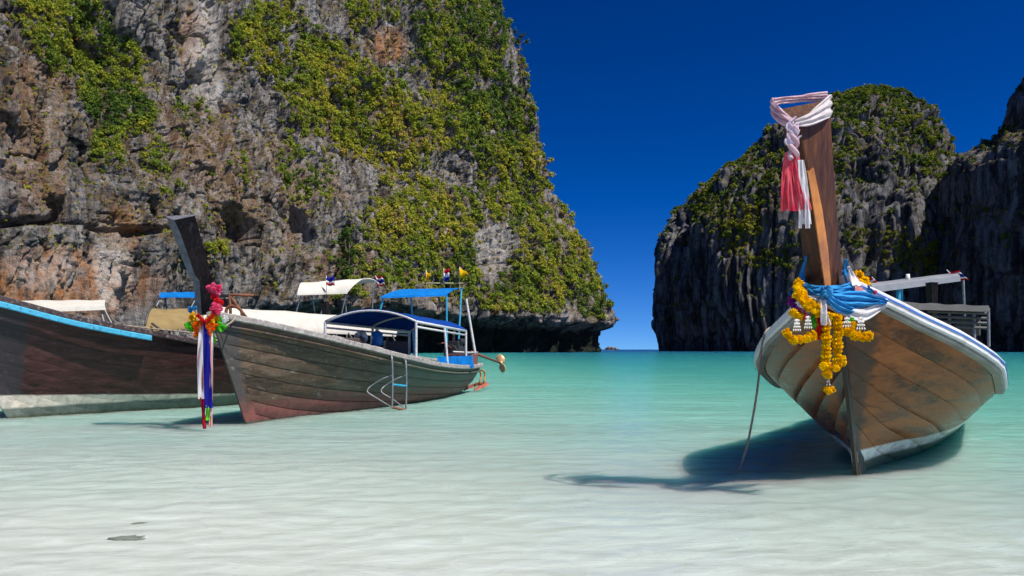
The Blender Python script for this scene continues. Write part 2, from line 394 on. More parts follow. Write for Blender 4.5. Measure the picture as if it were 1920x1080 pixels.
    V = np.stack([X[:, None] + nx[:, None]*off, Y[:, None] + ny[:, None]*off, z + .18*d*sstep(3, 12, z)], -1)
    N = -grid_normals(V); 
    if (N[NU//3, NV//2]*np.array([nx[NU//3], ny[NU//3], 0])).sum() < 0: N = -N
    px, py = proj(V)
    n1 = fbm(a/7, z/9, 4.4, 4, .6); n2 = fbm(a/2.5, z/4, 6.4, 3, .6)
    och = ell(px, py, [(120, 530, 190, 70, 0, 1), (60, 320, 80, 120, 0, .35), (360, 80, 26, 75, 0, .9), (230, 430, 40, 50, 0, .9), (725, 85, 40, 35, 0, .9), (700, 620, 200, 60, 0, .35), (640, 500, 90, 50, 0, .3), (450, 330, 200, 140, 30, .3), (60, 200, 90, 110, 30, .45)])
    och = np.clip(och*1.0 + .5*n1 - .08, 0, 1)
    wht = ell(px, py, [(378, 90, 32, 110, 5, 1), (400, 170, 20, 60, 0, .9), (210, 500, 40, 90, 0, .8), (90, 510, 80, 40, 0, .55), (720, 330, 50, 50, 0, .3), (925, 470, 45, 60, 20, .7), (560, 380, 60, 160, 20, .25), (1060, 610, 60, 40, 0, .3), (330, 640, 200, 80, 0, .3)])
    wht = np.clip(wht + .5*n2 - .12, 0, 1)
    vg = ell(px, py, [
        (130, 55, 125, 85, 30, 1.1), (215, 190, 85, 55, 40, 1.0), (205, 120, 70, 80, 0, 1), (200, 285, 35, 50, 0, .6), (300, 300, 45, 40, 30, .55), (365, 205, 50, 28, 20, .6), (335, 345, 40, 30, 0, .4),
        (480, 60, 60, 90, 70, .75), (505, 95, 40, 110, -20, .62), (600, 150, 60, 110, 0, 1.0), (560, 40, 50, 40, 0, .5),
        (690, 210, 150, 95, 40, 1.05), (740, 260, 90, 60, 30, 1), (860, 80, 110, 80, 30, .95), (700, 20, 60, 40, 0, .8), (905, 30, 60, 60, 0, 1),
        (800, 410, 120, 70, -15, 1.1), (830, 480, 90, 50, 20, .8), (750, 500, 60, 60, 0, .55), (880, 230, 90, 100, 40, .85), (965, 190, 60, 110, 10, .8), (960, 330, 80, 120, -10, .95),
        (1060, 460, 90, 90, 45, 1.1), (1010, 520, 80, 70, 30, .95), (1110, 560, 40, 60, 0, 1), (940, 560, 60, 35, 0, .9), (1020, 420, 60, 60, 0, .9),
        (850, 290, 360, 380, 20, .42), (645, 480, 16, 55, 0, 1.0), (660, 570, 60, 30, 0, .55), (545, 300, 35, 60, 0, .5), (450, 310, 40, 40, 0, .35), (405, 465, 26, 18, 0, .8), (590, 520, 60, 40, 0, .25), (560, 230, 40, 60, 0, .5)])
    bare = ell(px, py, [(660, 350, 40, 50, 0, 1), (855, 315, 45, 40, 40, .9), (925, 470, 34, 52, 15, .9), (720, 85, 55, 40, 0, .8), (900, 160, 20, 40, 0, .5), (380, 110, 60, 110, 0, 1), (960, 120, 20, 50, 0, .5), (620, 30, 50, 30, 0, .4)])
    veg = vg - .8*bare - .10 + .62*n1 + .50*n2 + .18*(N[..., 2]-.2)
    brown = np.clip(.16 + .9*n1 + .7*np.clip(N[..., 2], 0, 1) + .55*ell(px, py, [(200, 330, 200, 120, 40, .8), (60, 150, 120, 140, 40, .8), (420, 350, 220, 150, 20, .6), (700, 560, 300, 80, 0, .6)]) - .8*(py > 470)*(px < 260) - .5*(z < 10), 0, 1)
    brown = np.maximum(brown*.85, sstep(.2, .6, veg))
    o = mesh('cliff', V.reshape(-1, 3), grid_faces(NU, NV)[:, ::-1], ROCK, smooth=False, attrs={'rock_mask': np.stack([och, wht, brown], -1).reshape(-1, 3), 'notch_shade': np.repeat((sstep(430, 560, px)*(1-sstep(top-2.5, top+1., z + 2*n2))).reshape(-1, 1), 3, 1)})  # second mask: undercut shade for the rock colour
    tag(o, kind='structure')
    # shrubs: dense wood on the vegetated bands, thin scatter elsewhere
    rs = np.random.RandomState(5)
    vis = (px > -260) & (px < 1200) & (py > -160) & (z > 11) & (Y[:, None] < 312)
    area = 1.0
    pden = -.0 + .0022 + .100*sstep(.16, .62, veg)
    pden = pden*np.clip(.35+N[..., 2]*1.1+.3, .3, 1.4)
    pick = (rs.rand(*pden.shape) < pden) & vis
    C = V[pick]; Nn = N[pick]; Yp = C[:, 1]; vv = veg[pick]; ppx, ppy = px[pick], py[pick]
    R = Yp/F*(4.6 + 7.4*rs.rand(len(C))**2.2)*np.where(vv > .50, 1.12, np.where(vv > .3, .8, .55))
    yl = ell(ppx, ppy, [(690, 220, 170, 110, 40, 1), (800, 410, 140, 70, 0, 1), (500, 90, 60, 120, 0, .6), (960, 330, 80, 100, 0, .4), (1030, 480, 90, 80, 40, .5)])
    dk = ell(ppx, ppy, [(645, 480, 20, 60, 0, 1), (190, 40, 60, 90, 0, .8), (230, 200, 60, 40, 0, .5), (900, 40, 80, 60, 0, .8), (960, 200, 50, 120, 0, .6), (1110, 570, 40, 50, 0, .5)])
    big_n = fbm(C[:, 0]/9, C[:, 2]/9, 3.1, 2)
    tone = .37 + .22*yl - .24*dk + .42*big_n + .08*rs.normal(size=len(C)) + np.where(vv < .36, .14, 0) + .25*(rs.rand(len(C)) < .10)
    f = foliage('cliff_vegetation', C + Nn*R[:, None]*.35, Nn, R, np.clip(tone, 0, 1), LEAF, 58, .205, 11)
    tag(f, kind='stuff'); print('left veg', len(C))
    bn = fbm(a/10, z/10, 14.4, 4, .6) + .6*fbm(a/3, z/3, 4.4, 2)
    gden = np.where((bn > -.05) & (veg < .5), .022, .003)*np.clip(.4+N[..., 2]*1.5+.3, .2, 1.6)*np.where((py > 470) & (px < 260), .1, 1)
    pick = (rs.rand(*gden.shape) < gden) & vis; C = V[pick]; Nn = N[pick]; R = C[:, 1]/F*(2.2+3.2*rs.rand(len(C))**1.5)
    tone = np.clip(.86 + .16*rs.normal(size=len(C)) - .55*(rs.rand(len(C)) < .22), 0, 1)
    f = foliage('dry_grass', C + Nn*R[:, None]*.2, Nn, R, tone, LEAF, 14, .34, 12); tag(f, kind='stuff'); print('dry', len(C))
    return V, N, px, py
CL = left_cliff()
BARK = paint('shrub_bark', (.16, .12, .09), .9, .3, 9)
def shrub(label, cx, cy, rpx, tone, hgt=1.0, n=260, seed=1):
    V, N, px, py = CL; dd = (px-cx)**2 + (py-cy)**2 + np.where(V[..., 1] > 312, 1e9, 0) + V[..., 1]*.05; i = np.unravel_index(np.argmin(dd), dd.shape)
    b, nn = V[i], N[i]; r = rpx*b[1]/F; out = np.array([nn[0], nn[1], .1]); out /= np.linalg.norm(out)
    t = empty('shrub', tuple(b)); tag(t, label, 'shrub', 'single shrubs on the big cliff')
    top = out*r*.5 + np.array([0, 0, r*hgt]); m = MB(); m.tube(curve([tuple(-out*.3), tuple(out*r*.45+np.array([0, 0, r*.1])), tuple(top)], 4), [r*.10]*4+[r*.07]*4+[r*.04], 6)
    for k in range(4):
        a = k*1.7+seed; m.tube([tuple(top*.6), tuple(top + np.array([math.cos(a), math.sin(a)*.6, .3])*r*.6)], [r*.045, r*.02], 5)
    m.build('trunk', BARK, t)
    rs = np.random.RandomState(seed); k = 9; C = top[None] + rs.normal(size=(k, 3))*np.array([.42, .3, .36*hgt])*r; Rr = r*(.38+.25*rs.rand(k))
    f = foliage('crown', C, np.tile(out, (k, 1)), Rr, np.clip(tone+.06*rs.normal(size=k), 0, 1), LEAF, n//4, .16, seed); f.parent = t
shrub('bright green round shrub on bare rock just right of the dark prow top', 408, 470, 17, .52, .8, 260, 3)
shrub('tall dark green narrow tree in a cleft above the high off-white canopy', 645, 500, 20, .10, 2.2, 420, 4)
shrub('light green shrub on grey rock in the upper left middle of the big cliff', 368, 215, 20, .45, .8, 260, 5)
shrub('mid green shrub jutting from the lower right edge of the big cliff', 1122, 580, 17, .34, .9, 260, 6)
shrub('small green shrub low on the brown slope under the big left green band', 330, 355, 14, .5, .8, 220, 7)
shrub('dark shrub standing out against the sky high on the right edge of the big cliff', 975, 90, 17, .14, 1., 260, 8)
shrub('leafy green shrub on the rock just behind the high off-white canopy', 668, 560, 24, .42, .9, 320, 9)

# ------------------------------------------------------------------ islands of the right half
def stack(name, D, sil, depth, NU, NV, seed, vegb, mat, leafmat, dens=1.0, nose=0., amp=.8):
    """a limestone stack: rings round a plan outline whose left / right limits follow a height table of pixel columns"""
    ys = np.array([q[0] for q in sil], float); xl = np.array([q[1] for q in sil], float); xr = np.array([q[2] for q in sil], float)
    zs = (HZ-ys)*D/F + CH; t = np.linspace(0, 1, NV)
    z = np.interp(t, np.linspace(0, 1, 5), np.interp(np.linspace(0, 1, 5), [0, 1], [zs[0], zs[-1]]))
    L = np.interp(z, zs, (xl-CX)/F*D); R = np.interp(z, zs, (xr-CX)/F*D)
    ph = np.concatenate([np.linspace(-.12, 1.12, NU-50), np.linspace(1.12, 1.88, 52)[1:-1]])*math.pi
    NUa = len(ph); ex = .8
    c, s_ = np.cos(ph), np.sin(ph); cs = np.sign(c)*np.abs(c)**ex; ss = np.sign(s_)*np.abs(s_)**ex
    dz = depth*np.clip((R-L)/(R-L).max(), 0.02, 1)**.8
    X = (L+R)[None]/2 + (R-L)[None]/2*cs[:, None]
    Y = D - ss[:, None]*dz[None] + nose*0
    Z = z[None] + 0*X
    P = np.stack([X, Y, Z], -1); N0 = grid_normals(P, True)
    ctr = np.array([X.mean(), D, z.mean()]); sg = np.sign(((P-ctr)*N0).sum(-1).mean()); N0 *= sg
    q = D/300.
    a = (X*.8 - Y*.6)/q; b = (X*.6+Y*.8)/q; zz = Z/q
    wa = 5*fbm(a/16, b/16, zz/22, 3); wz = 5*fbm(a/16+9, b/16, zz/22+5, 3)
    d = 9*fbm(a/42, b/42, zz/80, 2) + 9*(.5-np.abs(perlin(a/24+seed, b/24, zz/110))) + 4.*blocks((a+wa)/13, (zz+wz)/40, seed) + 2.2*blocks((a+wa)/5.5, (zz+wz)/15, seed+40) + 1.6*fbm(a/6, b/6, zz/14, 4, .6) + 1.8*(.5-np.abs(perlin(a/3.3, b/3.3, zz/30)))
    d = d - 3.5*np.exp(-(perlin(a/9, b/9, zz/70)/.05)**2) - 1.8*np.exp(-(perlin(a/4.5+7, b/4.5, zz/30)/.06)**2)
    d = (d-5.8)*q*amp*np.clip((R-L)/(R-L).max()*2.2, .15, 1)[None]
    V = P + N0*d[..., None]; V[..., 2] = np.where(Z < 2, Z, V[..., 2])
    N = grid_normals(V, True)*sg
    px, py = proj(V)
    n1 = fbm(a/11, b/11, zz/11, 4, .6); n2 = fbm(a/4, b/4, zz/5, 3, .6)
    vg = ell(px, py, vegb); veg = vg + .5*n1 + .3*n2 + .75*(np.clip(N[..., 2], -.2, 1)-.35)
    och = np.clip(.3*n1+.05, 0, 1); wht = np.clip(.5*n2-.1, 0, .6); brown = np.clip(.1+n1*.8 + sstep(.15, .5, veg), 0, 1)
    top = V[:, -1].mean(0); Vf = np.concatenate([V.reshape(-1, 3), top[None]]); fc = grid_faces(NUa, NV, True)
    if sg > 0: pass
    else: fc = fc[:, ::-1]
    o = mesh(name, Vf, fc, mat, attrs={'rock_mask': np.concatenate([np.stack([och, wht, brown], -1).reshape(-1, 3), [[0, 0, 1]]])})
    tag(o, kind='structure')
    rs = np.random.RandomState(seed)
    vis = (py > -80) & (px < 2080) & (N[..., 1] < .5) & (Z > 8*q)
    pden = dens*np.where(veg > .3, .11, np.where(veg > .05, .03, .004)); pick = (rs.rand(*veg.shape) < pden) & vis
    C = V[pick]; Nn = N[pick]; Rr = C[:, 1]/F*(3.6+4.4*rs.rand(len(C))**2)*np.where(veg[pick] > .3, 1.1, .7)
    tone = .30 + .35*fbm(C[:, 0]/(14*q), C[:, 2]/(14*q), 1.1, 2) + .12*rs.normal(size=len(C)) + .25*ell(px[pick], py[pick], [(1400, 430, 80, 60, 0, 1), (1720, 470, 120, 50, 0, 1)])
    f = foliage(name + '_vegetation', C + Nn*Rr[:, None]*.3, Nn, Rr, np.clip(tone, 0, 1), leafmat, 34, .27, seed)
    tag(f, kind='stuff'); print(name, 'veg', len(C)); return o
SIL_A = [(659, 1246, 1830), (640, 1240, 1828), (600, 1230, 1826), (540, 1222, 1822), (470, 1224, 1808), (440, 1236, 1803), (400, 1268, 1780), (362, 1306, 1766), (345, 1330, 1750), (312, 1372, 1738), (276, 1412, 1722), (252, 1440, 1708), (228, 1485, 1690), (205, 1530, 1670), (190, 1562, 1652), (180, 1592, 1634)]
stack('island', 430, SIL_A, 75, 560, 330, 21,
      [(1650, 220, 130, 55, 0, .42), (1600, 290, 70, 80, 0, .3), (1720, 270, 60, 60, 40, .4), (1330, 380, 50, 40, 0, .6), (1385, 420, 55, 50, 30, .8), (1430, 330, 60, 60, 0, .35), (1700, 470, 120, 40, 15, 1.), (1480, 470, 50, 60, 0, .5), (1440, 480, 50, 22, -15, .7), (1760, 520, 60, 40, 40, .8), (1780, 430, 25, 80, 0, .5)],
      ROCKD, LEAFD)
SIL_B = [(659, 1822, 2700), (600, 1812, 2700), (500, 1815, 2690), (400, 1832, 2660), (320, 1830, 2600), (285, 1842, 2560), (262, 1864, 2500), (240, 1905, 2400), (222, 1934, 2350), (190, 1940, 2300), (150, 1946, 2250), (120, 1960, 2200), (60, 1990, 2150), (40, 2040, 2080)]
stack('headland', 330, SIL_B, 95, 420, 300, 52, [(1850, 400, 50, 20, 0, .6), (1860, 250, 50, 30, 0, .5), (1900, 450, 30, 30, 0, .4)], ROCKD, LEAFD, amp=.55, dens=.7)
# low grey ridge seen between the two
SIL_C = [(657, 1700, 2100), (500, 1720, 2050), (400, 1750, 2000), (340, 1772, 1960), (312, 1790, 1940), (302, 1800, 1900)]
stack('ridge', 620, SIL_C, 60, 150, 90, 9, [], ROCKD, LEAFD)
# tiny far rock on the horizon
def islet():
    bm = bmesh.new(); bmesh.ops.create_icosphere(bm, subdivisions=4, radius=1)
    for v in bm.verts:
        p = v.co; f = 1 + .35*float(perlin(p.x*2, p.y*2, p.z*2)) + .15*float(perlin(p.x*6, p.y*6, p.z*6)); v.co = Vector((p.x*8.5*f, p.y*6*f, p.z*4.6*f))
    me = bpy.data.meshes.new('sea_rock'); bm.to_mesh(me); bm.free(); me.materials.append(ROCK); o = bpy.data.objects.new('sea_rock', me); COL.objects.link(o)
    o.location = (1148-CX, 900*F/F, .2); o.location = ((1147-CX)*1100/F, 1100, 0)
    tag(o, 'tiny low grey rock islet on the horizon just right of the big cliff foot', 'rock')
islet()

# ------------------------------------------------------------------ sand bed and water
def depth_at(y): return np.interp(y, [-250, -60, -12, 0, 3, 6, 10, 16, 25, 60, 300, 5000], [-4., -2.2, -.35, .03, .06, .10, .24, .6, 1.3, 4, 14, 14])
def seabed():
    xs = np.concatenate([[-6000, -800, -120], np.linspace(-40, 40, 161), [120, 800, 6000]]); ysr = np.concatenate([[-250, -120, -60, -35, -20], np.linspace(-12, 30, 127), [40, 60, 100, 200, 400, 1200, 9000]])
    Xg, Yg = np.meshgrid(xs, ysr, indexing='ij'); Z = -depth_at(Yg + .18*np.clip(Xg, -10, 15)) + .03*fbm(Xg/1.4, Yg/.8, 0, 3)*(Yg < 35) + .01*perlin(Xg/.5, Yg/.25, 3)*(Yg < 12)
    k = Nt('white_sand'); co = k.coord('Object'); n = k.noise(co, 1.2, 6, .6); n2 = k.noise(k.coord('Object', (1, 2.2, 1)), 5, 4, .6, .8)
    rp = k.noise(k.coord('Object', (.8, 3.2, 1), rot=(0, 0, RAD(8))), 1.5, 6, .62, .9); rp2 = k.noise(k.coord('Object', (1., 2.6, 1), rot=(0, 0, RAD(-20))), 4.5, 4, .6, 1.2)
    rr = k.math('ADD', k.math('MULTIPLY', rp, .7), k.math('MULTIPLY', rp2, .3))
    c = k.mix(k.mapr(rr, .38, .62), k.ramp(n, [(.3, (.76, .76, .73)), (.7, (.84, .84, .815))]), (.90, .90, .875))
    k.principled(c, .95, k.bump(k.math('ADD', rr, k.math('MULTIPLY', n2, .2)), 1., .05), .1)
    o = mesh('sand', np.stack([Xg, Yg, Z], -1).reshape(-1, 3), grid_faces(len(xs), len(ysr)), k.m, smooth=True); tag(o, kind='structure'); o.cycles.is_caustics_receiver = True
seabed()
def water():
    k = Nt('sea_water'); co = k.coord('Object'); x, y, z = k.xyz(co)
    # water gets deeper away from the beach and to the right
    wob = k.noise(k.coord('Object', (.16, .45, 1)), 1., 4, .6)
    yy = k.math('ADD', k.math('MULTIPLY', y, k.math('ADD', 1., k.math('MULTIPLY', k.math('MINIMUM', k.math('MAXIMUM', x, -1.5), 8.), .11))), k.math('MULTIPLY', k.math('SUBTRACT', wob, .5), k.math('MULTIPLY', y, .45)))
    lg = k.math('LOGARITHM', k.math('MAXIMUM', yy, 1.), 10.)          # 1 m -> 0, 10 m -> 1, 1 km -> 3
    f = k.math('DIVIDE', lg, 3.6)
    col = k.ramp(f, [(0., (.52, .54, .52)), (.16, (.50, .54, .515)), (.20, (.42, .49, .455)), (.235, (.30, .41, .37)), (.27, (.19, .325, .28)), (.32, (.11, .26, .21)), (.40, (.060, .215, .170)), (.494, (.024, .145, .122)), (.60, (.010, .095, .098)), (.70, (.005, .065, .085)), (.76, (.004, .045, .09)), (.86, (.003, .025, .08))])
    op = k.ramp(f, [(.10, .0), (.19, .08), (.225, .42), (.26, .75), (.32, 1.)])
    # ripples of several sizes, so that some show at every distance
    w1 = k.noise(k.coord('Object', (.6, 1.6, 1), rot=(0, 0, RAD(6))), 1.5, 5, .52, .5)
    w2 = k.noise(k.coord('Object', (1., 1.8, 1), rot=(0, 0, RAD(-14))), 4., 3, .5, .8)
    w3 = k.noise(k.coord('Object', (.3, .8, 1), rot=(0, 0, RAD(-5))), .55, 4, .6, .3)
    w4 = k.noise(k.coord('Object', (.25, 1., 1), rot=(0, 0, RAD(4))), .10, 4, .6)
    h = k.math('ADD', k.math('ADD', k.math('MULTIPLY', w1, .55), k.math('MULTIPLY', w2, .13)), k.math('ADD', k.math('MULTIPLY', w3, 1.4), k.math('MULTIPLY', w4, 5.)))
    h = k.math('MULTIPLY', h, k.mapr(y, 4., 22., .10, 1.)); nm = k.bump(h, 1., .26)
    d = k.n('BsdfPrincipled'); k.l(col, d.inputs['Base Color']); d.inputs['Subsurface Weight'].default_value = 1.; d.inputs['Subsurface Radius'].default_value = (.55, .95, .9); d.inputs['Subsurface Scale'].default_value = 2.6
    d.inputs['Specular IOR Level'].default_value = 0.; d.inputs['Roughness'].default_value = 1.; k.l(nm, d.inputs['Normal'])
    tint = k.ramp(f, [(0., (.97, .995, .985)), (.16, (.93, .985, .965)), (.24, (.82, .945, .91)), (.34, (.6, .87, .8))])
    tr = k.n('BsdfRefraction'); k.l(tint, tr.inputs[0]); tr.inputs['IOR'].default_value = 1.33; tr.inputs['Roughness'].default_value = 0.
    body = k.n('MixShader'); k.l(op, body.inputs[0]); k.l(tr.outputs[0], body.inputs[1]); k.l(d.outputs[0], body.inputs[2])
    gl = k.n('BsdfGlossy'); gl.inputs['Roughness'].default_value = .09; k.l(nm, gl.inputs['Normal'])
    fr = k.n('Fresnel'); fr.inputs[0].default_value = 1.33; k.l(nm, fr.inputs['Normal'])
    fac = k.math('MINIMUM', k.math('MULTIPLY', fr.outputs[0], .62), .42)          # polarised view: reflections weakened
    mx = k.n('MixShader'); k.l(fac, mx.inputs[0]); k.l(body.outputs[0], mx.inputs[1]); k.l(gl.outputs[0], mx.inputs[2])
    k.l(mx.outputs[0], k.out.inputs[0])
    nx, ny = 430, 640
    yr = np.concatenate([np.linspace(-6, 1.2, 10)[:-1], 1.2*np.exp(np.linspace(0, 1, ny-9)*math.log(50))]); ny = len(yr)
    xs = np.linspace(-1, 1, nx); Yg = yr[None] + 0*xs[:, None]; Xg = xs[:, None]*(.84*np.maximum(yr, 2.2)[None]+.6)
    fade = lambda lam: np.clip(lam/(np.maximum(Yg, 1.5)*.0062)/4-.3, 0, 1)       # each wave only where the mesh is fine enough
    edge = (1-np.abs(xs[:, None])**8)*(Yg < 59)*sstep(-5, -1, Yg)
    ca, sa = math.cos(.25), math.sin(.25); U, Vv = Xg*ca+Yg*sa, -Xg*sa+Yg*ca
    Zg = edge*(.016*fbm(U/1.7, Vv/.75, .5, 2, .5) + .0088*fade(.3)*(np.abs(perlin(U/.42, Vv/.26, 2.))*-2+.6 + perlin(Xg/.3, Yg/.2, 8.)) + .0026*fade(.12)*perlin(U/.15, Vv/.09, 5.) + .03*sstep(8, 25, Yg)*fbm(Xg/4.5, Yg/1.8, 7.5, 2))
    V = np.stack([Xg, Yg, Zg], -1)
    # outer frame of the sheet out to the horizon
    ring = np.concatenate([V[:, 0], V[-1, 1:], V[::-1, -1][1:], V[0, ::-1][1:-1]]); outer = ring.copy()
    c = np.array([0, 30.]); dd = outer[:, :2]-c; outer[:, :2] = c + dd/np.abs(dd/np.array([55, 36])).max(1)[:, None]*np.array([1, 1])*1.0
    mid = ring.copy(); mid[:, 2] = 0
    far = ring.copy(); dd = ring[:, :2]-np.array([0, 27.]); m = np.maximum(np.abs(dd[:, 0])/55, np.abs(dd[:, 1])/34); u = dd/m[:, None]; far[:, :2] = u*220; far[:, 2] = 0
    nV = len(V.reshape(-1, 3)); nr = len(ring); idx = np.arange(nV).reshape(nx, ny)
    ri = np.concatenate([idx[:, 0], idx[-1, 1:], idx[::-1, -1][1:], idx[0, ::-1][1:-1]])
    fr_ = nV + np.arange(nr); Fr = np.stack([ri, fr_, np.roll(fr_, -1), np.roll(ri, -1)], -1)
    Vall = np.concatenate([V.reshape(-1, 3), far]); Fall = np.concatenate([grid_faces(nx, ny), Fr])
    o = mesh('water', Vall, Fall, k.m, smooth=True); tag(o, kind='structure')
    bm = bmesh.new(); bm.from_mesh(o.data); bmesh.ops.recalc_face_normals(bm, faces=bm.faces)
    if sum(f.normal.z for f in bm.faces) < 0: bmesh.ops.reverse_faces(bm, faces=bm.faces)
    bm.to_mesh(o.data); bm.free(); o.cycles.is_caustics_caster = True
water()
# ------------------------------------------------------------------ boats
def hull_material(name, woods, wear, wearpos, bands, rough=.45, scale=1.0, chips=(.5, .48, .44), chip_amt=.0, bow=None, wearamt=.75):
    """woods: three tones of board; wear: colour that takes over along x between wearpos; bands: (z0, slope, colour, softness) paint under that height at x=0, later ones on top"""
    k = Nt(name); co = k.coord('Object'); x, y, z = k.xyz(co)
    oi = k.n('ObjectInfo').outputs['Random']
    off = k.n('CombineXYZ'); k.l(k.math('MULTIPLY', oi, 40.), off.inputs[0]); k.l(k.math('MULTIPLY', oi, 17.), off.inputs[2])
    va = k.n('VectorMath', operation='ADD'); k.l(co, va.inputs[0]); k.l(off.outputs[0], va.inputs[1])
    mp = k.n('Mapping'); k.l(va.outputs[0], mp.inputs[0]); mp.inputs['Scale'].default_value = (.45*scale, 1.6*scale, 3.5*scale)
    grain = k.noise(mp.outputs[0], 3.2, 8, .68, .8); big = k.noise(co, .9, 4, .6, .5); fine = k.noise(mp.outputs[0], 26, 4, .7)
    g = k.math('ADD', k.math('MULTIPLY', grain, .7), k.math('ADD', k.math('MULTIPLY', fine, .22), k.math('MULTIPLY', oi, .10)))
    c = k.ramp(g, [(.38, woods[0]), (.5, woods[1]), (.66, woods[2])])
    wf = k.math('ADD', k.mapr(x, wearpos[0], wearpos[1], 0, 1), k.math('MULTIPLY', k.math('SUBTRACT', big, .5), 2.2), clamp=True)
    c = k.mix(k.mapr(wf, .35, .95, 0, wearamt), c, k.mix(k.mapr(grain, .35, .65), tuple(q*.78 for q in wear), wear))
    if bow:   # (x limit, colour) dark boards next to the stem
        bf = k.math('ADD', x, k.math('MULTIPLY', k.math('SUBTRACT', grain, .5), .25))
        bf = k.math('SUBTRACT', bf, k.math('MULTIPLY', z, bow[2]))
        c = k.mix(k.mapr(bf, bow[0], bow[0]+.06, .85, 0), c, bow[1])
    if chip_amt:
        sc_ = k.noise(k.coord('Object', (1, 3, 2.4)), 6, 9, .82, .3)
        c = k.mix(k.mapr(sc_, .60-.08*chip_amt, .66, 0, .8), c, chips)
    for z0, sl, colr, soft in bands:
        zz = k.math('ADD', k.math('SUBTRACT', z, k.math('MULTIPLY', x, sl)), k.math('MULTIPLY', k.math('SUBTRACT', grain, .5), soft))
        f = k.mapr(zz, z0-soft*.15-.006, z0+soft*.15+.006, 1, 0)
        st = k.noise(co, 7, 6, .7, .5)
        cc = k.mix(k.mapr(st, .42, .62), colr, tuple(q*.62 for q in colr))
        c = k.mix(f, c, cc)
    k.principled(c, k.mapr(grain, .3, .7, rough-.1, rough+.2), k.bump(k.math('ADD', grain, k.math('MULTIPLY', fine, .5)), .35, .006), .4)
    return k.m

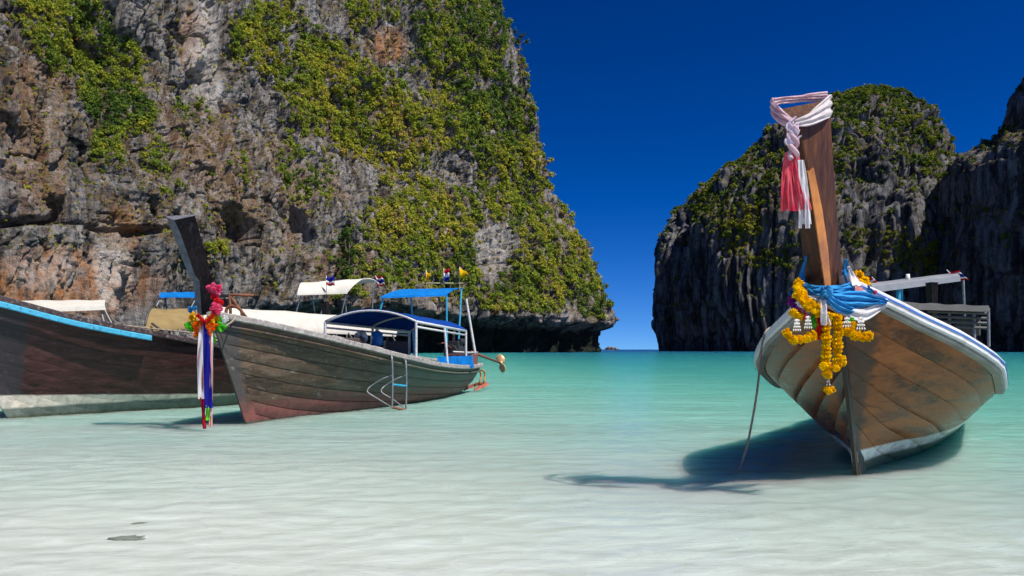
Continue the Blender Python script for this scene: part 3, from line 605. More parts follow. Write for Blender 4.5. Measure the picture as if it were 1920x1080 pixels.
class Boat:
    def __init__(s, name, label, foot, theta, rake, L, b, S, K, p, group, tp=6.):
        s.th = RAD(theta); s.root = empty(name, (foot[0], foot[1], 0), RAD(90) - s.th); tag(s.root, label, 'boat', group)
        s.M = Matrix.Translation(s.root.location) @ Matrix.Rotation(RAD(90) - s.th, 4, 'Z'); s.Mi = s.M.inverted()
        s.rake, s.L, s.b, s.S, s.K, s.p, s.tp = rake, L, b, S, K, p, tp
        s.z0 = pch(0, K); s.h0 = pch(0, S) - s.z0
    def loc(s, v): return s.Mi @ Vector(v)
    def wat(s, px, py, a, y):
        """height seen at picture row py above the hull point (a, y)"""
        w = s.M @ Vector((a, y, 0)); return CH + (HZ - py) * w.y / F
    def pt(s, a, q, side=-1, off=0.):
        """hull surface: a = metres from the foot, q 0 keel .. 1 gunwale"""
        z0, z1, b = pch(a, s.K), pch(a, s.S), pch(a, s.b); q = max(q, 0.)
        z = z0 + (z1 - z0) * q; y = b * (q ** pch(a, s.p)) + off
        hx = (z - s.z0) / s.h0
        x = a - s.rake * (1 - a / s.L) ** s.tp * hx
        return Vector((x, side * y, z))
    def stations(s, n, a0=0., a1=None):
        a1 = s.L if a1 is None else a1; return [a0 + (a1 - a0) * (i / (n - 1)) ** 1.35 for i in range(n)]
    def girth(s, a):
        P = [s.pt(a, i / 10) for i in range(11)]; return sum((P[i + 1] - P[i]).length for i in range(10))
    def strake(s, k, w, side, gap=.006, n=44, bulge=.009, thick=.03, amax=None):
        rows = []
        for a in s.stations(n, 0.0, amax):
            g = s.girth(a); q1 = 1 - k * w / g - gap / g; q0 = 1 - (k + 1) * w / g + gap / g
            rows.append(None if q1 <= .02 else (a, max(q0, 0.), q1))
        V = []; Fc = []; prev = None; m = 5
        for r in rows:
            if r is None: prev = None; continue
            a, q0, q1 = r; base = len(V); ring = []
            for j in range(m):
                t = j / (m - 1); q = q0 + (q1 - q0) * t
                ring.append(s.pt(a, q, side, off=bulge * math.sin(math.pi * t) ** .6))
            for j in range(m - 1, -1, -1):
                t = j / (m - 1); q = q0 + (q1 - q0) * t; ring.append(s.pt(a, q, side, off=-thick))
            V += ring; R = 2 * m
            if prev is not None:
                for j in range(R):
                    f = (prev + j, prev + (j + 1) % R, base + (j + 1) % R, base + j); Fc.append(f if side < 0 else f[::-1])
            else: Fc.append(tuple(range(base, base + R))[::(1 if side < 0 else -1)])
            prev = base
        if prev is not None: Fc.append(tuple(range(prev, prev + 2 * m))[::(-1 if side < 0 else 1)])
        return V, Fc
    def build_hull(s, w, mat, dark, nplank, hull_parent=None, near=-1, gap=.006, rubmat=None):
        # inner skin closes the seams; boards lie on it
        m = MB(); st = s.stations(40)
        for sd in (-1, 1):
            m.grid([[s.pt(a, j / 14, sd, off=-.018) for j in range(15)] for a in st])
        hull = fixn(m.build('hull', dark, s.root))
        for sd in (near, -near):
            for k in range(nplank):
                V, Fc = s.strake(k, w, sd, gap, bulge=getattr(s, 'bulge', .009))
                if len(Fc) > 3:
                    smooth_by_angle(fixn(mesh('plank', V, Fc, mat, hull)), 50)
        t = MB()   # transom
        P = [s.pt(s.L, j / 10, -1) for j in range(11)]; Q = [s.pt(s.L, j / 10, 1) for j in range(11)]
        t.grid([[p + Vector((d, 0, 0)) for p in P] for d in (0,)] + [[q for q in Q]], .03); fixn(t.build('transom', mat, hull))
        s.hull = hull; return hull
    def gunwale(s, mat, wd=.09, ht=.07, side=-1, a0=0., a1=None, name='gunwale', dz=0., dy=0., n=50, inset=0.0):
        P = []
        for a in s.stations(n, a0, a1):
            p = s.pt(a, 1, side); nx = s.pt(min(a + .02, s.L), 1, side); d = (nx - p).normalized() if a < s.L - .03 else d
            o = Vector((d.y, -d.x, 0)) * (1 if side < 0 else -1); o = o.normalized()
            p = p + Vector((0, 0, dz)) + o * dy; e = .012
            P.append([p + o*(-wd*.55+inset), p + o*(-wd*.55+inset) + Vector((0, 0, ht-e)), p + o*(-wd*.55+e+inset) + Vector((0, 0, ht)), p + o*(wd*.45-e) + Vector((0, 0, ht)), p + o*wd*.45 + Vector((0, 0, ht-e)), p + o*wd*.45 + Vector((0, 0, e)), p + o*(wd*.45-e)])
        m = MB(); m.grid(P, closed=True); k = len(P[0]); m.f += [tuple(range(k)), tuple(len(m.v) - k + i for i in range(k))]
        return smooth_by_angle(fixn(m.build(name, mat, s.root)), 35)
    def deck(s, mat, drop=.12, a0=0., a1=None, n=24, boards=False, name='deck'):
        m = MB(); R = []
        for a in s.stations(n, a0, a1):
            z1 = pch(a, s.S); q = 1 - drop / (z1 - pch(a, s.K)); l = s.pt(a, q, -1, -.03); r = s.pt(a, q, 1, -.03)
            R.append([l.lerp(r, j / 6) for j in range(7)])
        m.grid(R, .02); return fixn(m.build(name, mat, s.root))
    def stem(s, mat, wd=.09, out=.05, top=1.0, parent=None, n=14):
        """cutwater timber up the front edge"""
        m = MB(); R = []
        for i in range(n):
            q = top * i / (n - 1); p = s.pt(0, q, -1); p.y = 0
            f = Vector((-out, 0, -.02)); hw = wd / 2
            R.append([p + f + Vector((0, -.012, 0)), p + f + Vector((0, .012, 0)), p + Vector((.03, hw, 0)), p + Vector((.16, hw + .02, 0)), p + Vector((.16, -hw - .02, 0)), p + Vector((.03, -hw, 0))])
        m.grid(R, closed=True); m.f += [tuple(range(6)), tuple(len(m.v) - 6 + i for i in range(6))]
        return smooth_by_angle(fixn(m.build('stem', mat, parent or s.root)), 30)

def post(name, pts, r, mat, parent, n=8): return smooth_by_angle(MB().tube(pts, r, n).build(name, mat, parent), 50)
def canopy_sheet(name, c, arch, mat, parent, thick=.02, nu=14, nv=12, sag=.02, lip=.05):
    """c = four corners: front-left, front-right, rear-left, rear-right; arched across"""
    R = []
    for i in range(nu):
        u = i / (nu - 1); l = c[0].lerp(c[2], u); r = c[1].lerp(c[3], u); row = []
        for j in range(nv):
            v = j / (nv - 1); p = l.lerp(r, v); p = p + Vector((0, 0, arch * (1 - (2*v - 1)**2) - sag * math.sin(u*math.pi*3)**2 * math.sin(v*math.pi)))
            row.append(p)
        R.append([row[0] - Vector((0, 0, lip))] + row + [row[-1] - Vector((0, 0, lip))])
    m = MB(); m.grid(R, thick); return smooth_by_angle(fixn(m.build(name, mat, parent)), 60)

WOOD_DARK = paint('old_dark_wood', (.07, .05, .04), .7, .4, 8)
WHITEP = paint('white_paint', (.78, .77, .74), .42, .10, 5, worn=(.62, .59, .52))
GREYWOOD = paint('weathered_grey_wood', (.30, .27, .25), .8, .45, 14, worn=(.60, .57, .55), bump=.5)
STEEL = paint('galvanised_tube', (.24, .25, .26), .5, .3, 12, metal=.4)
WHITET = paint('white_tube', (.62, .63, .64), .45, .2, 20, worn=(.3, .28, .26))
BLUET = paint('blue_tube', (.03, .32, .52), .45, .15, 12)
CYANP = paint('cyan_paint', (.07, .42, .62), .4, .15, 9, worn=(.05, .18, .26))
RUST = paint('rusty_iron', (.20, .07, .035), .8, .4, 20)
ENGINE = paint('oily_engine', (.03, .032, .035), .5, .4, 20)
BLUEC = cloth_mat('blue_canvas', (.012, .065, .32), .22, 5)
SKYC = cloth_mat('bright_blue_canvas', (.012, .21, .62), .3, 5)
WHITEC = cloth_mat('off_white_canvas', (.70, .67, .60), .25, 6, .1)
BEIGEC = cloth_mat('beige_canvas', (.48, .36, .17), .5, 6, .12)
GREYC = paint('grey_sheet', (.24, .25, .27), .6, .15, 3)
ROPE = paint('old_rope', (.34, .28, .20), .9, .3, 60, bump=.6)
BEAD = paint('white_bead', (.75, .74, .66), .5, .1)

def rope(label, pts, r, cat='rope', group=None, twist=True):
    P = curve(pts, 7); m = MB()
    if twist:
        for ph in (0, 2.09, 4.19):
            Q = []
            for i, p in enumerate(P):
                t = (P[min(i+1, len(P)-1)] - P[max(i-1, 0)]).normalized(); a = t.cross(Vector((.31, .9, .12))).normalized(); b = t.cross(a)
                w = i*1.15 + ph; Q.append(p + (a*math.cos(w) + b*math.sin(w))*r*.45)
            m.tube(Q, r*.62, 5)
    else: m.tube(P, r, 6)
    o = m.build('rope', ROPE, None, True); tag(o, label, cat, group); return o

# ---------------- middle boat: grey-brown hull with blue canopy
f2 = ground(470, 792)
B2 = Boat('longtail_boat', 'grey-brown wooden longtail boat with dark blue arched canopy and rainbow garland on its prow', f2, 16.8, .80, 8.45,
          [(0, .03), (.5, .34), (1.2, .62), (2.2, .84), (3.6, .93), (5.5, .86), (7.3, .60), (8.45, .42)],
          [(0, 1.43), (1, 1.20), (2, 1.01), (3.2, .84), (4.6, .70), (6.2, .62), (7.6, .60), (8.45, .62)],
          [(0, -.14), (1, -.24), (3, -.28), (6, -.24), (7.5, -.10), (8.45, .10)],
          [(0, 1.), (1, .92), (2.5, .62), (4, .5), (6.5, .48), (8.45, .6)], 'wooden longtail boats at anchor')
H2 = hull_material('grey_brown_boards', [(.020, .015, .011), (.090, .055, .032), (.19, .13, .085)], (.125, .135, .10), (1.2, 3.6),
                   [(.26, .00, (.23, .075, .065), .5), (.02, 0, (.10, .09, .06), .05)], .5, 1.0, (.34, .33, .30), .35, (-.10, (.07, .062, .06), -.30))
B2.build_hull(.20, H2, H2, 11, gap=.007); B2.stem(H2, .07, .04, 1.0)
B2.gunwale(GREYWOOD, .12, .085, -1, dz=-.03); B2.gunwale(GREYWOOD, .12, .085, 1, dz=-.03)
B2.gunwale(H2, .04, .035, -1, dz=-.13, dy=.0, name='rubbing_strip'); B2.deck(WOOD_DARK, .16)
# prow post
def prow_post(B, sections, mat, parent, name='prow_post'):
    """sections: list of 4-corner rings in local coordinates"""
    m = MB(); m.grid(sections, closed=True); k = len(sections[0]); m.f += [tuple(range(k)), tuple(len(m.v)-k+i for i in range(k))]
    return fixn(m.build(name, mat, parent, bevel=.008))
kpm = Nt('black_prow_timber'); co = kpm.coord('Object', (3, 3, .55)); gn = kpm.noise(co, 7, 8, .7, 1.2); sc2 = kpm.noise(kpm.coord('Object', (6, 6, 1.1), rot=(0, RAD(24), 0)), 6, 7, .75, .8)
c = kpm.ramp(gn, [(.35, (.006, .004, .005)), (.55, (.020, .014, .016)), (.75, (.07, .055, .06))]); c = kpm.mix(kpm.mapr(sc2, .60, .72, 0, .45), c, (.30, .33, .40))
kpm.principled(c, kpm.mapr(gn, .3, .7, .5, .75), kpm.bump(gn, .4, .006), .15); PROW2 = kpm.m
def ring_at(B, px_l, px_c, px_r, py, d_front, back=.30):
    """four corners (left-back, front-left, front-right, right-back) of a post section at picture row py, front edge d_front metres ahead of the foot"""
    out = []
    base = B.M @ Vector((-d_front, 0, 0)); Y = base.y
    for px, dd in ((px_l, 0), (px_c, 0), (px_r, 0)): out.append(B.loc(at(px, py, Y)))
    return out
P2r = []
for px_l, px_c, px_r, py, df in ((371, 378, 405, 590, .80), (366, 376, 409, 560, .88), (362, 374, 401, 525, .97), (354, 366, 396, 515, 1.01), (340, 353, 387, 478, 1.10), (326, 340, 376, 440, 1.20), (312, 327, 366, 404, 1.30)):
    Y = (B2.M @ Vector((-df, 0, 0))).y; dp = .16 + .05*(590-py)/186
    l = B2.loc(at(px_l, py + 3, Y + .10)); c0 = B2.loc(at(px_c, py + 8*(py < 410), Y)); r0 = B2.loc(at(px_r, py, Y + .05))
    P2r.append([l, c0, r0, B2.loc(at(px_r - 10, py - 1, Y + .05 + dp)), B2.loc(at(px_l + 4, py + 1, Y + .1 + dp))])
po = prow_post(B2, P2r, PROW2, B2.root); po.data.materials.append(paint('lit_prow_timber', (.13, .135, .155), .75, .5, 14))
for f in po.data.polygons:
    if (B2.M.to_3x3() @ f.normal).x < -.45 or f.normal.z > .7: f.material_index = 1  # left and top faces paler: the light on them is put into colour
# canopy on tubes
def y_at(B, a, side, inn=.04): return side*(pch(a, B.b)-inn)
def canopy_set(B, a0, a1, zf, zr, arch, mat, tube, posts, parent, r=.022, inn=.03, wfac=1.0, name='canopy', rail=True, nearlip=.03):
    c = [Vector((a0, y_at(B, a0, 1, inn)*wfac, zf)), Vector((a0, y_at(B, a0, -1, inn)*wfac, zf)), Vector((a1, y_at(B, a1, 1, inn)*wfac, zr)), Vector((a1, y_at(B, a1, -1, inn)*wfac, zr))]
    o = canopy_sheet(name, c, arch, mat, parent, .012, lip=nearlip)
    fr = MB()
    for u in (0, .5, 1):
        l = c[0].lerp(c[2], u); q = c[1].lerp(c[3], u); fr.tube([l.lerp(q, j/10) + Vector((0, 0, arch*(1-(2*j/10-1)**2)-.022)) for j in range(11)], r*.8, 6)
    for sd in (0, 1): fr.tube([c[sd]-Vector((0, 0, .03)), c[2+sd]-Vector((0, 0, .03))], r, 6)
    if rail:
        for sd in (0, 1): fr.tube([c[sd]-Vector((0, 0, .12)), c[2+sd]-Vector((0, 0, .12))], r*.8, 6)
    fr.build('canopy_frame', tube, parent, True)
    for u in posts:
        for sd in (0, 1):
            p = c[sd].lerp(c[2+sd], u); b0 = B.pt(min(p.x, B.L), 1, 1 if sd == 0 else -1, -.03)
            post('post', [Vector((p.x, b0.y, b0.z-.02)), p - Vector((0, 0, .02))], r, tube, parent)
    return c
zf = B2.wat(768, 600, 3.55, -.9); zr = B2.wat(856, 618, 6.7, -.7)
c2 = canopy_set(B2, 3.55, 6.75, zf, zr, .20, BLUEC, WHITET, (0, .52, 1), B2.root, .026)
# stern box, rails, mast, engine
m = MB()
m.tube([Vector((6.0, -.66, .95)), Vector((7.2, -.58, .93)), Vector((8.2, -.42, .93))], .018, 6)
m.tube([Vector((8.2, -.42, .93)), Vector((8.2, .42, .93))], .018, 6); m.build('stern_rail', WHITET, B2.root, True)
post('mast', [B2.pt(8.2, 1, -1, -.05), B2.loc(at(874, 560, (B2.M @ Vector((8.2, -.4, 0))).y))], [.035, .028], WHITET, B2.root)
MB().box((7.55, -.28, .72), (.75, .5, .36)).build('stern_box', paint('red_brown_box', (.17, .07, .06), .6, .3), B2.root, bevel=.015)
def tarp(name, label, pts0, pts1, mat, amp=.02, n=24, parent=None, cat='tarpaulin'):
    R = []
    for i in range(n):
        u = i/(n-1); a = pts0[0].lerp(pts0[1], u); b = pts1[0].lerp(pts1[1], u); col = []
        for j in range(9):
            v = j/8; p = a.lerp(b, v); w = amp*math.sin(u*19 + 2.3*math.sin(u*7) + v*2)*(.3+v) + amp*.7*math.sin(u*43+v*5)
            col.append(p + Vector((0, -w, amp*.3*math.sin(u*31))))
        R.append(col)
    o = smooth_by_angle(fixn(MB().grid(R, .006) .build(name, mat, parent)), 70)
    if label: tag(o, label, cat)
    return o
tp = tarp('tarpaulin', 'bright blue tarpaulin sheet hung along the stern rail of the grey-brown boat', (B2.M@Vector((4.6, -.86, .86)), B2.M@Vector((7.15, -.66, .86))), (B2.M@Vector((4.65, -.90, .66)), B2.M@Vector((7.1, -.72, .60))), SKYC, .02)
def engine(B, a, z, tail_len, parent, ydir=0., dive=-.05, prop_r=.2):
    e = MB()
    e.box((a, 0, z), (.55, .34, .30)); e.box((a-.05, 0, z+.2), (.34, .26, .14)); e.tube([(a+.1, .1, z+.2), (a+.1, .1, z+.42), (a+.2, .12, z+.5)], .035, 8)
    e.tube([(a-.3, 0, z+.02), (a-.38, 0, z+.02)], .17, 14); e.tube([(a-.12, -.13, z+.27), (a+.15, -.13, z+.27)], .06, 8)
    en = e.build('engine', ENGINE, parent, bevel=.012)
    p0 = Vector((a+.25, 0, z)); p1 = Vector((a+tail_len, ydir, z+dive))
    MB().tube([p0, p1], [.035, .022], 8).build('drive_shaft', RUST, en, True)
    MB().tube([(a-.1, 0, z+.05), (a-.9, -.05, z+.22), (a-1.25, -.05, z+.2)], .018, 6).build('tiller', RUST, en, True)
    pr = MB(); d = (p1-p0).normalized(); s1 = d.cross(Vector((0, 0, 1))).normalized(); up = s1.cross(d)
    pr.tube([p1-d*.05, p1+d*.07], [.035, .028], 8)
    for sg in (1, -1):
        R = []
        for i in range(7):
            u = i/6; wdt = .085*math.sin(math.pi*min(1, .18+u*.82))**.7*(1.05-.25*u); tw = .7-.45*u
            cpt = p1 + up*sg*(.03+prop_r*u); sid = (s1*math.cos(tw) + d*math.sin(tw)*sg)
            R.append([cpt - sid*wdt, cpt + d*.008, cpt + sid*wdt])
        pr.grid(R, .01)
    fixn(pr.build('propeller', paint('brass', (.62, .40, .20), .45, .2, metal=.3), en, True)); return en
engine(B2, 7.9, .92, 0.1, B2.root)
# the long tail swung out over the stern
pe = B2.loc(at(884, 660, 18.6)); pq = B2.loc(at(940, 681, 20.2))
ens = [o for o in B2.root.children if o.name.startswith('engine')][0]
for ch in list(ens.children):
    if ch.name.startswith(('drive_shaft', 'propeller')): bpy.data.objects.remove(ch)
MB().tube([pe, pq], [.035, .025], 8).build('drive_shaft', RUST, ens, True)
pr = MB(); d = (pq-pe).normalized(); pr.tube([pq-d*.06, pq+d*.08], [.045, .03], 8)
for sg in (1, -1):
    R = []; s1 = d.cross(Vector((0, 0, 1))).normalized(); up = (s1.cross(d) - s1*.25).normalized()
    for i in range(8):
        u = i/7; wdt = .115*math.sin(math.pi*min(1, .16+u*.80))**.8; tw = .6-.35*u; cpt = pq + up*sg*(.02+.22*u); sid = (s1*math.cos(tw)+d*math.sin(tw)*sg)
        R.append([cpt-sid*wdt, cpt+d*.012, cpt+sid*wdt])
    pr.grid(R, .014)
fixn(pr.build('propeller', paint('brass', (.60, .40, .22), .45, .2, metal=.2), ens, True))
# rudder foot in rust red with ochre hooks
m = MB(); m.grid([[Vector((8.35, -.30, .10)), Vector((8.95, -.42, .20)), Vector((9.0, -.15, .20)), Vector((8.4, 0, .10))], [Vector((8.3, -.32, .02)), Vector((8.9, -.45, .12)), Vector((9.0, -.13, .12)), Vector((8.4, 0, .02))]], .02)
fixn(m.build('stern_step', paint('red_lead', (.36, .10, .06), .7, .3), B2.root))
m = MB()
for dx in (0, .30):
    m.tube(curve([(8.45+dx, -.34, .50), (8.53+dx, -.37, .47), (8.56+dx, -.38, .36), (8.50+dx, -.38, .26), (8.50+dx, -.37, .18)], 5), .024, 6)
m.build('hook', paint('ochre_iron', (.42, .20, .05), .7, .3), B2.root, True)
# boarding ladder over the side
def P2(px, py, a, y): # point above local (a,y)
    return Vector((a, y, B2.wat(px, py, a, y)))
ld = empty('ladder', (B2.M @ Vector((3.5, -1.05, 0)))[:], RAD(90)-B2.th); tag(ld, 'galvanised tubular boarding ladder hooked over the side of the grey-brown boat', 'ladder')
def lw(px, py, Y): return ld.matrix_basis.inverted() @ at(px, py, Y)
for dx, dY in ((0, 0), (26, .35)):
    Y = 13.0 + dY
    post('rail', curve([lw(735+dx, 672+6*(dx > 0), Y+.25), lw(733+dx, 668+7*(dx > 0), Y+.1), lw(735+dx, 674+7*(dx > 0), Y), lw(736+dx, 720, Y), lw(736+dx-1, 765+4*(dx > 0), Y)], 5), .016, STEEL, ld)
    post('brace', curve([lw(736+dx-1, 764+4*(dx > 0), Y), lw(712+dx, 750, Y-.1), lw(691+dx, 737, Y-.15), lw(689+dx, 732, Y-.12), lw(694+dx, 725, Y), lw(716+dx, 711, Y), lw(734+dx, 704, Y+.05)], 4), .011, STEEL, ld)
post('rung', [lw(736, 721, 13.0), lw(762, 724, 13.35)], .018, BLUET, ld)
post('rung', [lw(736, 764, 13.0), lw(761, 769, 13.35)], .02, RUST, ld)
# thwarts and things inside
for a in (2.2, 3.4, 4.6, 5.8):
    yy = pch(a, B2.b)-.06; z = pch(a, B2.S)-.06
    MB().box((a, 0, z), (.22, yy*2, .035)).build('thwart', GREYWOOD, B2.root)
# life ring hanging under the canopy, rolled net
def life_ring(loc, label, r=.16, rz=0):
    t = empty('life_ring', loc, rz); tag(t, label, 'life ring'); m = MB()
    m.grid([[Vector((0, math.cos(a)*(r+.05*math.cos(b)), math.sin(a)*(r+.05*math.cos(b)))) + Vector((.05*math.sin(b), 0, 0)) for b in [k*2*math.pi/8 for k in range(8)]] for a in [k*2*math.pi/20 for k in range(21)]], closed=True)
    m.build('ring', paint('ring_white', (.72, .72, .70), .5, .1), t, True)
    for q in range(4):
        a = q*math.pi/2+.4; c = Vector((0, math.cos(a)*r, math.sin(a)*r)); tv = Vector((0, -math.sin(a), math.cos(a)))
        MB().tube([c-tv*.035, c+tv*.035], .056, 8).build('band', paint('ring_grey', (.35, .34, .33), .5, .1), t, True)
life_ring(at(677, 633, 15.2), 'round white life ring with dark centre hanging under the dark blue canopy', .09, RAD(70))

def goods(name, label, cat, px, py, Y, size, mat, bevel=.02, rz=.3):
    o = MB().box((0, 0, 0), size).build(name, mat, None, bevel=bevel); o.location = at(px, py, Y); o.rotation_euler = (0, 0, rz); tag(o, label, cat); return o
goods('crate', 'dark wooden crate under the front of the dark blue canopy', 'crate', 655, 648, 14.6, (.5, .34, .28), WOOD_DARK)
goods('crate', 'dark crate beside the rear posts of the dark blue canopy', 'crate', 742, 655, 16.2, (.45, .4, .34), ENGINE)
t = empty('water_can', at(707, 648, 15.4)); tag(t, 'small bright blue water can standing under the dark blue canopy', 'water can')
cm = paint('blue_plastic', (.02, .22, .60), .35, .1); MB().tube([(0, 0, 0), (0, 0, .02), (0, 0, .24), (0, 0, .28)], [.09, .11, .11, .05], 12).build('body', cm, t, True); MB().tube([(0, 0, .28), (0, 0, .33)], .035, 8).build('cap', WHITEP, t, True)

# ---------------- left dark boat with cyan strip
f1 = ground(30, 783)
B1 = Boat('longtail_boat', 'dark maroon wooden longtail boat with cyan rub strip and white band, at the left edge', f1, 30., 1.05, 9.2,
          [(0, .03), (.5, .40), (1.2, .70), (2.2, .92), (3.6, 1.0), (5.5, .95), (8, .70), (9.2, .45)],
          [(0, 1.86), (1, 1.42), (2, 1.19), (3, 1.02), (4.6, .84), (6.2, .74), (8, .70), (9.2, .72)],
          [(0, -.14), (1, -.24), (3, -.30), (6, -.26), (8, -.12), (9.2, .05)],
          [(0, 1.), (1, .9), (2.5, .50), (4, .42), (6.5, .42), (9.2, .6)], 'wooden longtail boats at anchor')
H1 = hull_material('dark_maroon_boards', [(.012, .005, .005), (.048, .014, .013), (.11, .042, .038)], (.028, .012, .010), (1.0, 4.5),
                   [(.33, -.035, (.68, .62, .52), .04), (.14, .014, (.15, .18, .155), .06), (.03, 0, (.10, .11, .07), .05)], .42, 1.1, (.16, .11, .11), .35, (.02, (.03, .028, .032), -.05))
B1.bulge = .003; B1.build_hull(.21, H1, H1, 13, gap=.0015); B1.stem(H1, .07, .04, 1.0)
DW = paint('dark_gunwale_wood', (.045, .028, .026), .6, .5, 10, worn=(.22, .19, .18))
B1.gunwale(DW, .12, .09, -1, dz=-.02); B1.gunwale(DW, .12, .09, 1, dz=-.02)
B1.gunwale(CYANP, .055, .085, -1, a0=0.0, a1=1.78, name='rub_strip', dz=-.10, dy=.055, inset=.03)
B1.deck(WOOD_DARK, .18)
prow_post(B1, [[Vector((-1.02-u*.55, -.07-.03*u, 1.7+u*1.2)), Vector((-1.12-u*.55, 0, 1.7+u*1.2)), Vector((-1.02-u*.55, .07+.03*u, 1.7+u*1.2)), Vector((-.82-u*.5, .06+.03*u, 1.7+u*1.2)), Vector((-.82-u*.5, -.06-.03*u, 1.7+u*1.2))] for u in (0, .5, 1)], PROW2, B1.root)
# long pale awning over this boat
def awn(B, c, arch, mat, name='awning', n=10, ribs=True):
    cl = [B.loc(v) for v in c]; o = canopy_sheet(name, cl, arch, mat, B.root, .012, nu=n, lip=.04, sag=.03); return cl
cA = [at(300, 600, 15.2), at(272, 606, 13.4), at(770, 622, 20.6), at(742, 628, 19.0)]
cB = [cA[0].lerp(cA[2], .17), cA[1].lerp(cA[3], .17)]
awn(B1, [cA[0]+Vector((0, 0, -.05)), cA[1]+Vector((0, 0, -.10)), cB[0], cB[1]], .30, BEIGEC, n=6)
awn(B1, [cB[0]+Vector((0, 0, .006)), cB[1]+Vector((0, 0, .006)), cA[2], cA[3]], .34, WHITEC); cl = [B1.loc(v) for v in cA]
m = MB()
for u in (0, .2, .4, .6, .8, 1.0):
    l = cl[0].lerp(cl[2], u); q = cl[1].lerp(cl[3], u); m.tube([l.lerp(q, j/8) + Vector((0, 0, .34*(1-(2*j/8-1)**2)-.03)) for j in range(9)], .02, 6)
m.build('awning_rib', paint('dark_tube', (.08, .07, .06), .6, .3), B1.root, True)
for u in (.02, .25, .5, .75, .98):
    for sd in (0, 1):
        p = cl[sd].lerp(cl[2+sd], u); p.x = min(p.x, 9.1); post('post', [B1.pt(max(.3, p.x), 1, 1 if sd == 0 else -1, -.03), p], .02, paint('dark_tube', (.08, .07, .06)), B1.root)
tb = MB(); P = [B1.pt(a, 1, 1, -.06) + Vector((0, 0, .12+.02*math.sin(a*9))) for a in [1.3 + .16*i for i in range(34)]]
tb.tube(P, [.045+.02*math.sin(i*2.1)**2 for i in range(34)], 8, flat=1.3); o = tb.build('tarpaulin', SKYC, None, True)
o.matrix_world = B1.M; tag(o, 'long rolled bright blue tarpaulin lying on the far gunwale of the dark maroon boat', 'tarpaulin')
for nm, off in (('a', 0), ('b', .05)):
    rope('pale mooring rope lying slack along the gunwale of the dark maroon boat' if nm == 'a' else 'thin second rope sagging beside the blue tarpaulin roll on the dark maroon boat',
         [B1.M @ (B1.pt(a, 1, -1, -.1-off*3) + Vector((0, 0, .10 + off + .05*math.sin(a*2.3+off*30)))) for a in (1.6, 1.9, 2.2, 2.6, 3.0, 3.6)], .012)

# ---------------- boats behind: only roofs rise over the front boats
def plain_boat(label, foot, theta, L, hullcol, sc=1.0):
    B = Boat('longtail_boat', label, foot, theta, .8, L, [(0, .03), (.5, .32), (1.5, .68), (3.2, .86), (5.5, .8), (L, .4)], [(0, 1.30*sc), (1, 1.02*sc), (2.2, .82*sc), (4, .66*sc), (6, .58*sc), (L, .6*sc)],
             [(0, -.12), (2, -.24), (6, -.22), (L, .06)], [(0, 1.), (1.5, .8), (3, .5), (L, .55)], 'wooden longtail boats at anchor')
    H = hull_material('boards_'+str(int(foot[0]*10)), hullcol, tuple(c*.8 for c in hullcol[1]), (1, 4), [(.16, 0, (.30, .29, .26), .05)], .55)
    B.build_hull(.24, H, H, 5, gap=.004); B.stem(H, .07, .03, 1.0); B.gunwale(GREYWOOD, .11, .07, -1); B.gunwale(GREYWOOD, .11, .07, 1); B.deck(WOOD_DARK, .2)
    prow_post(B, [[Vector((-.72-u*.5, -.06-.03*u, 1.2*sc+u*1.0)), Vector((-.82-u*.5, 0, 1.2*sc+u*1.0)), Vector((-.72-u*.5, .06+.03*u, 1.2*sc+u*1.0)), Vector((-.58-u*.45, .05+.03*u, 1.2*sc+u*1.0)), Vector((-.58-u*.45, -.05-.03*u, 1.2*sc+u*1.0))] for u in (0, .5, 1)], PROW2, B.root)
    return B
WB = [(.03, .02, .015), (.09, .06, .045), (.2, .15, .11)]
def roof(B, c, arch, mat, tube, thick=.02, posts=(.05, .95), r=.02, name='canopy', lip=.03, lean=0.):
    cl = [B.loc(v) for v in c]; canopy_sheet(name, cl, arch, mat, B.root, thick, lip=lip)
    for u in posts:
        for sd in (0, 1):
            p = cl[sd].lerp(cl[2+sd], u); b0 = B.pt(max(.3, min(B.L-.05, p.x+lean)), 1, 1 if p.y > 0 else -1, -.03); post('post', [b0, p.lerp(cl[1-sd].lerp(cl[3-sd], u), .04)-Vector((0, 0, .01))], r, tube, B.root)
    return cl
def flag(label, base, h, bands, size=(.34, .22), lean=0., grp=None, wind=1., pen=False):
    t = empty('flag', base); tag(t, label, 'flag', grp)
    MB().tube([(0, 0, 0), (lean, 0, h)], .010, 6).build('pole', WHITET, t, True)
    n = len(bands); tot = sum(b[1] for b in bands); z1 = h
    for colr, w in bands:
        R = []; z0 = z1 - size[1]*w/tot
        for i in range(9):
            u = i/8; row = []
            for zz in (z0, z1):
                f = (zz-h)/size[1]; sc_ = (1-u*.92) if pen else 1; zc = h - size[1]*.5 if pen else 0
                z = (zc + (zz-zc)*sc_) if pen else zz
                row.append(Vector((lean*z/h + wind*size[0]*u, .05*math.sin(u*6+f), z - .30*u*u*size[0] - .04*math.sin(u*5))))
            R.append(row)
        MB().grid(R, .003).build('cloth', cloth_mat('flag_'+'_'.join(str(int(q*99)) for q in colr), colr, .35, 8, .08), t, True); z1 = z0
RED, WH, NAVY, YEL = (.55, .015, .04), (.80, .78, .80), (.02, .03, .30), (.80, .50, .01)
THAI = [(RED, 1), (WH, 1), (NAVY, 2), (WH, 1), (RED, 1)]

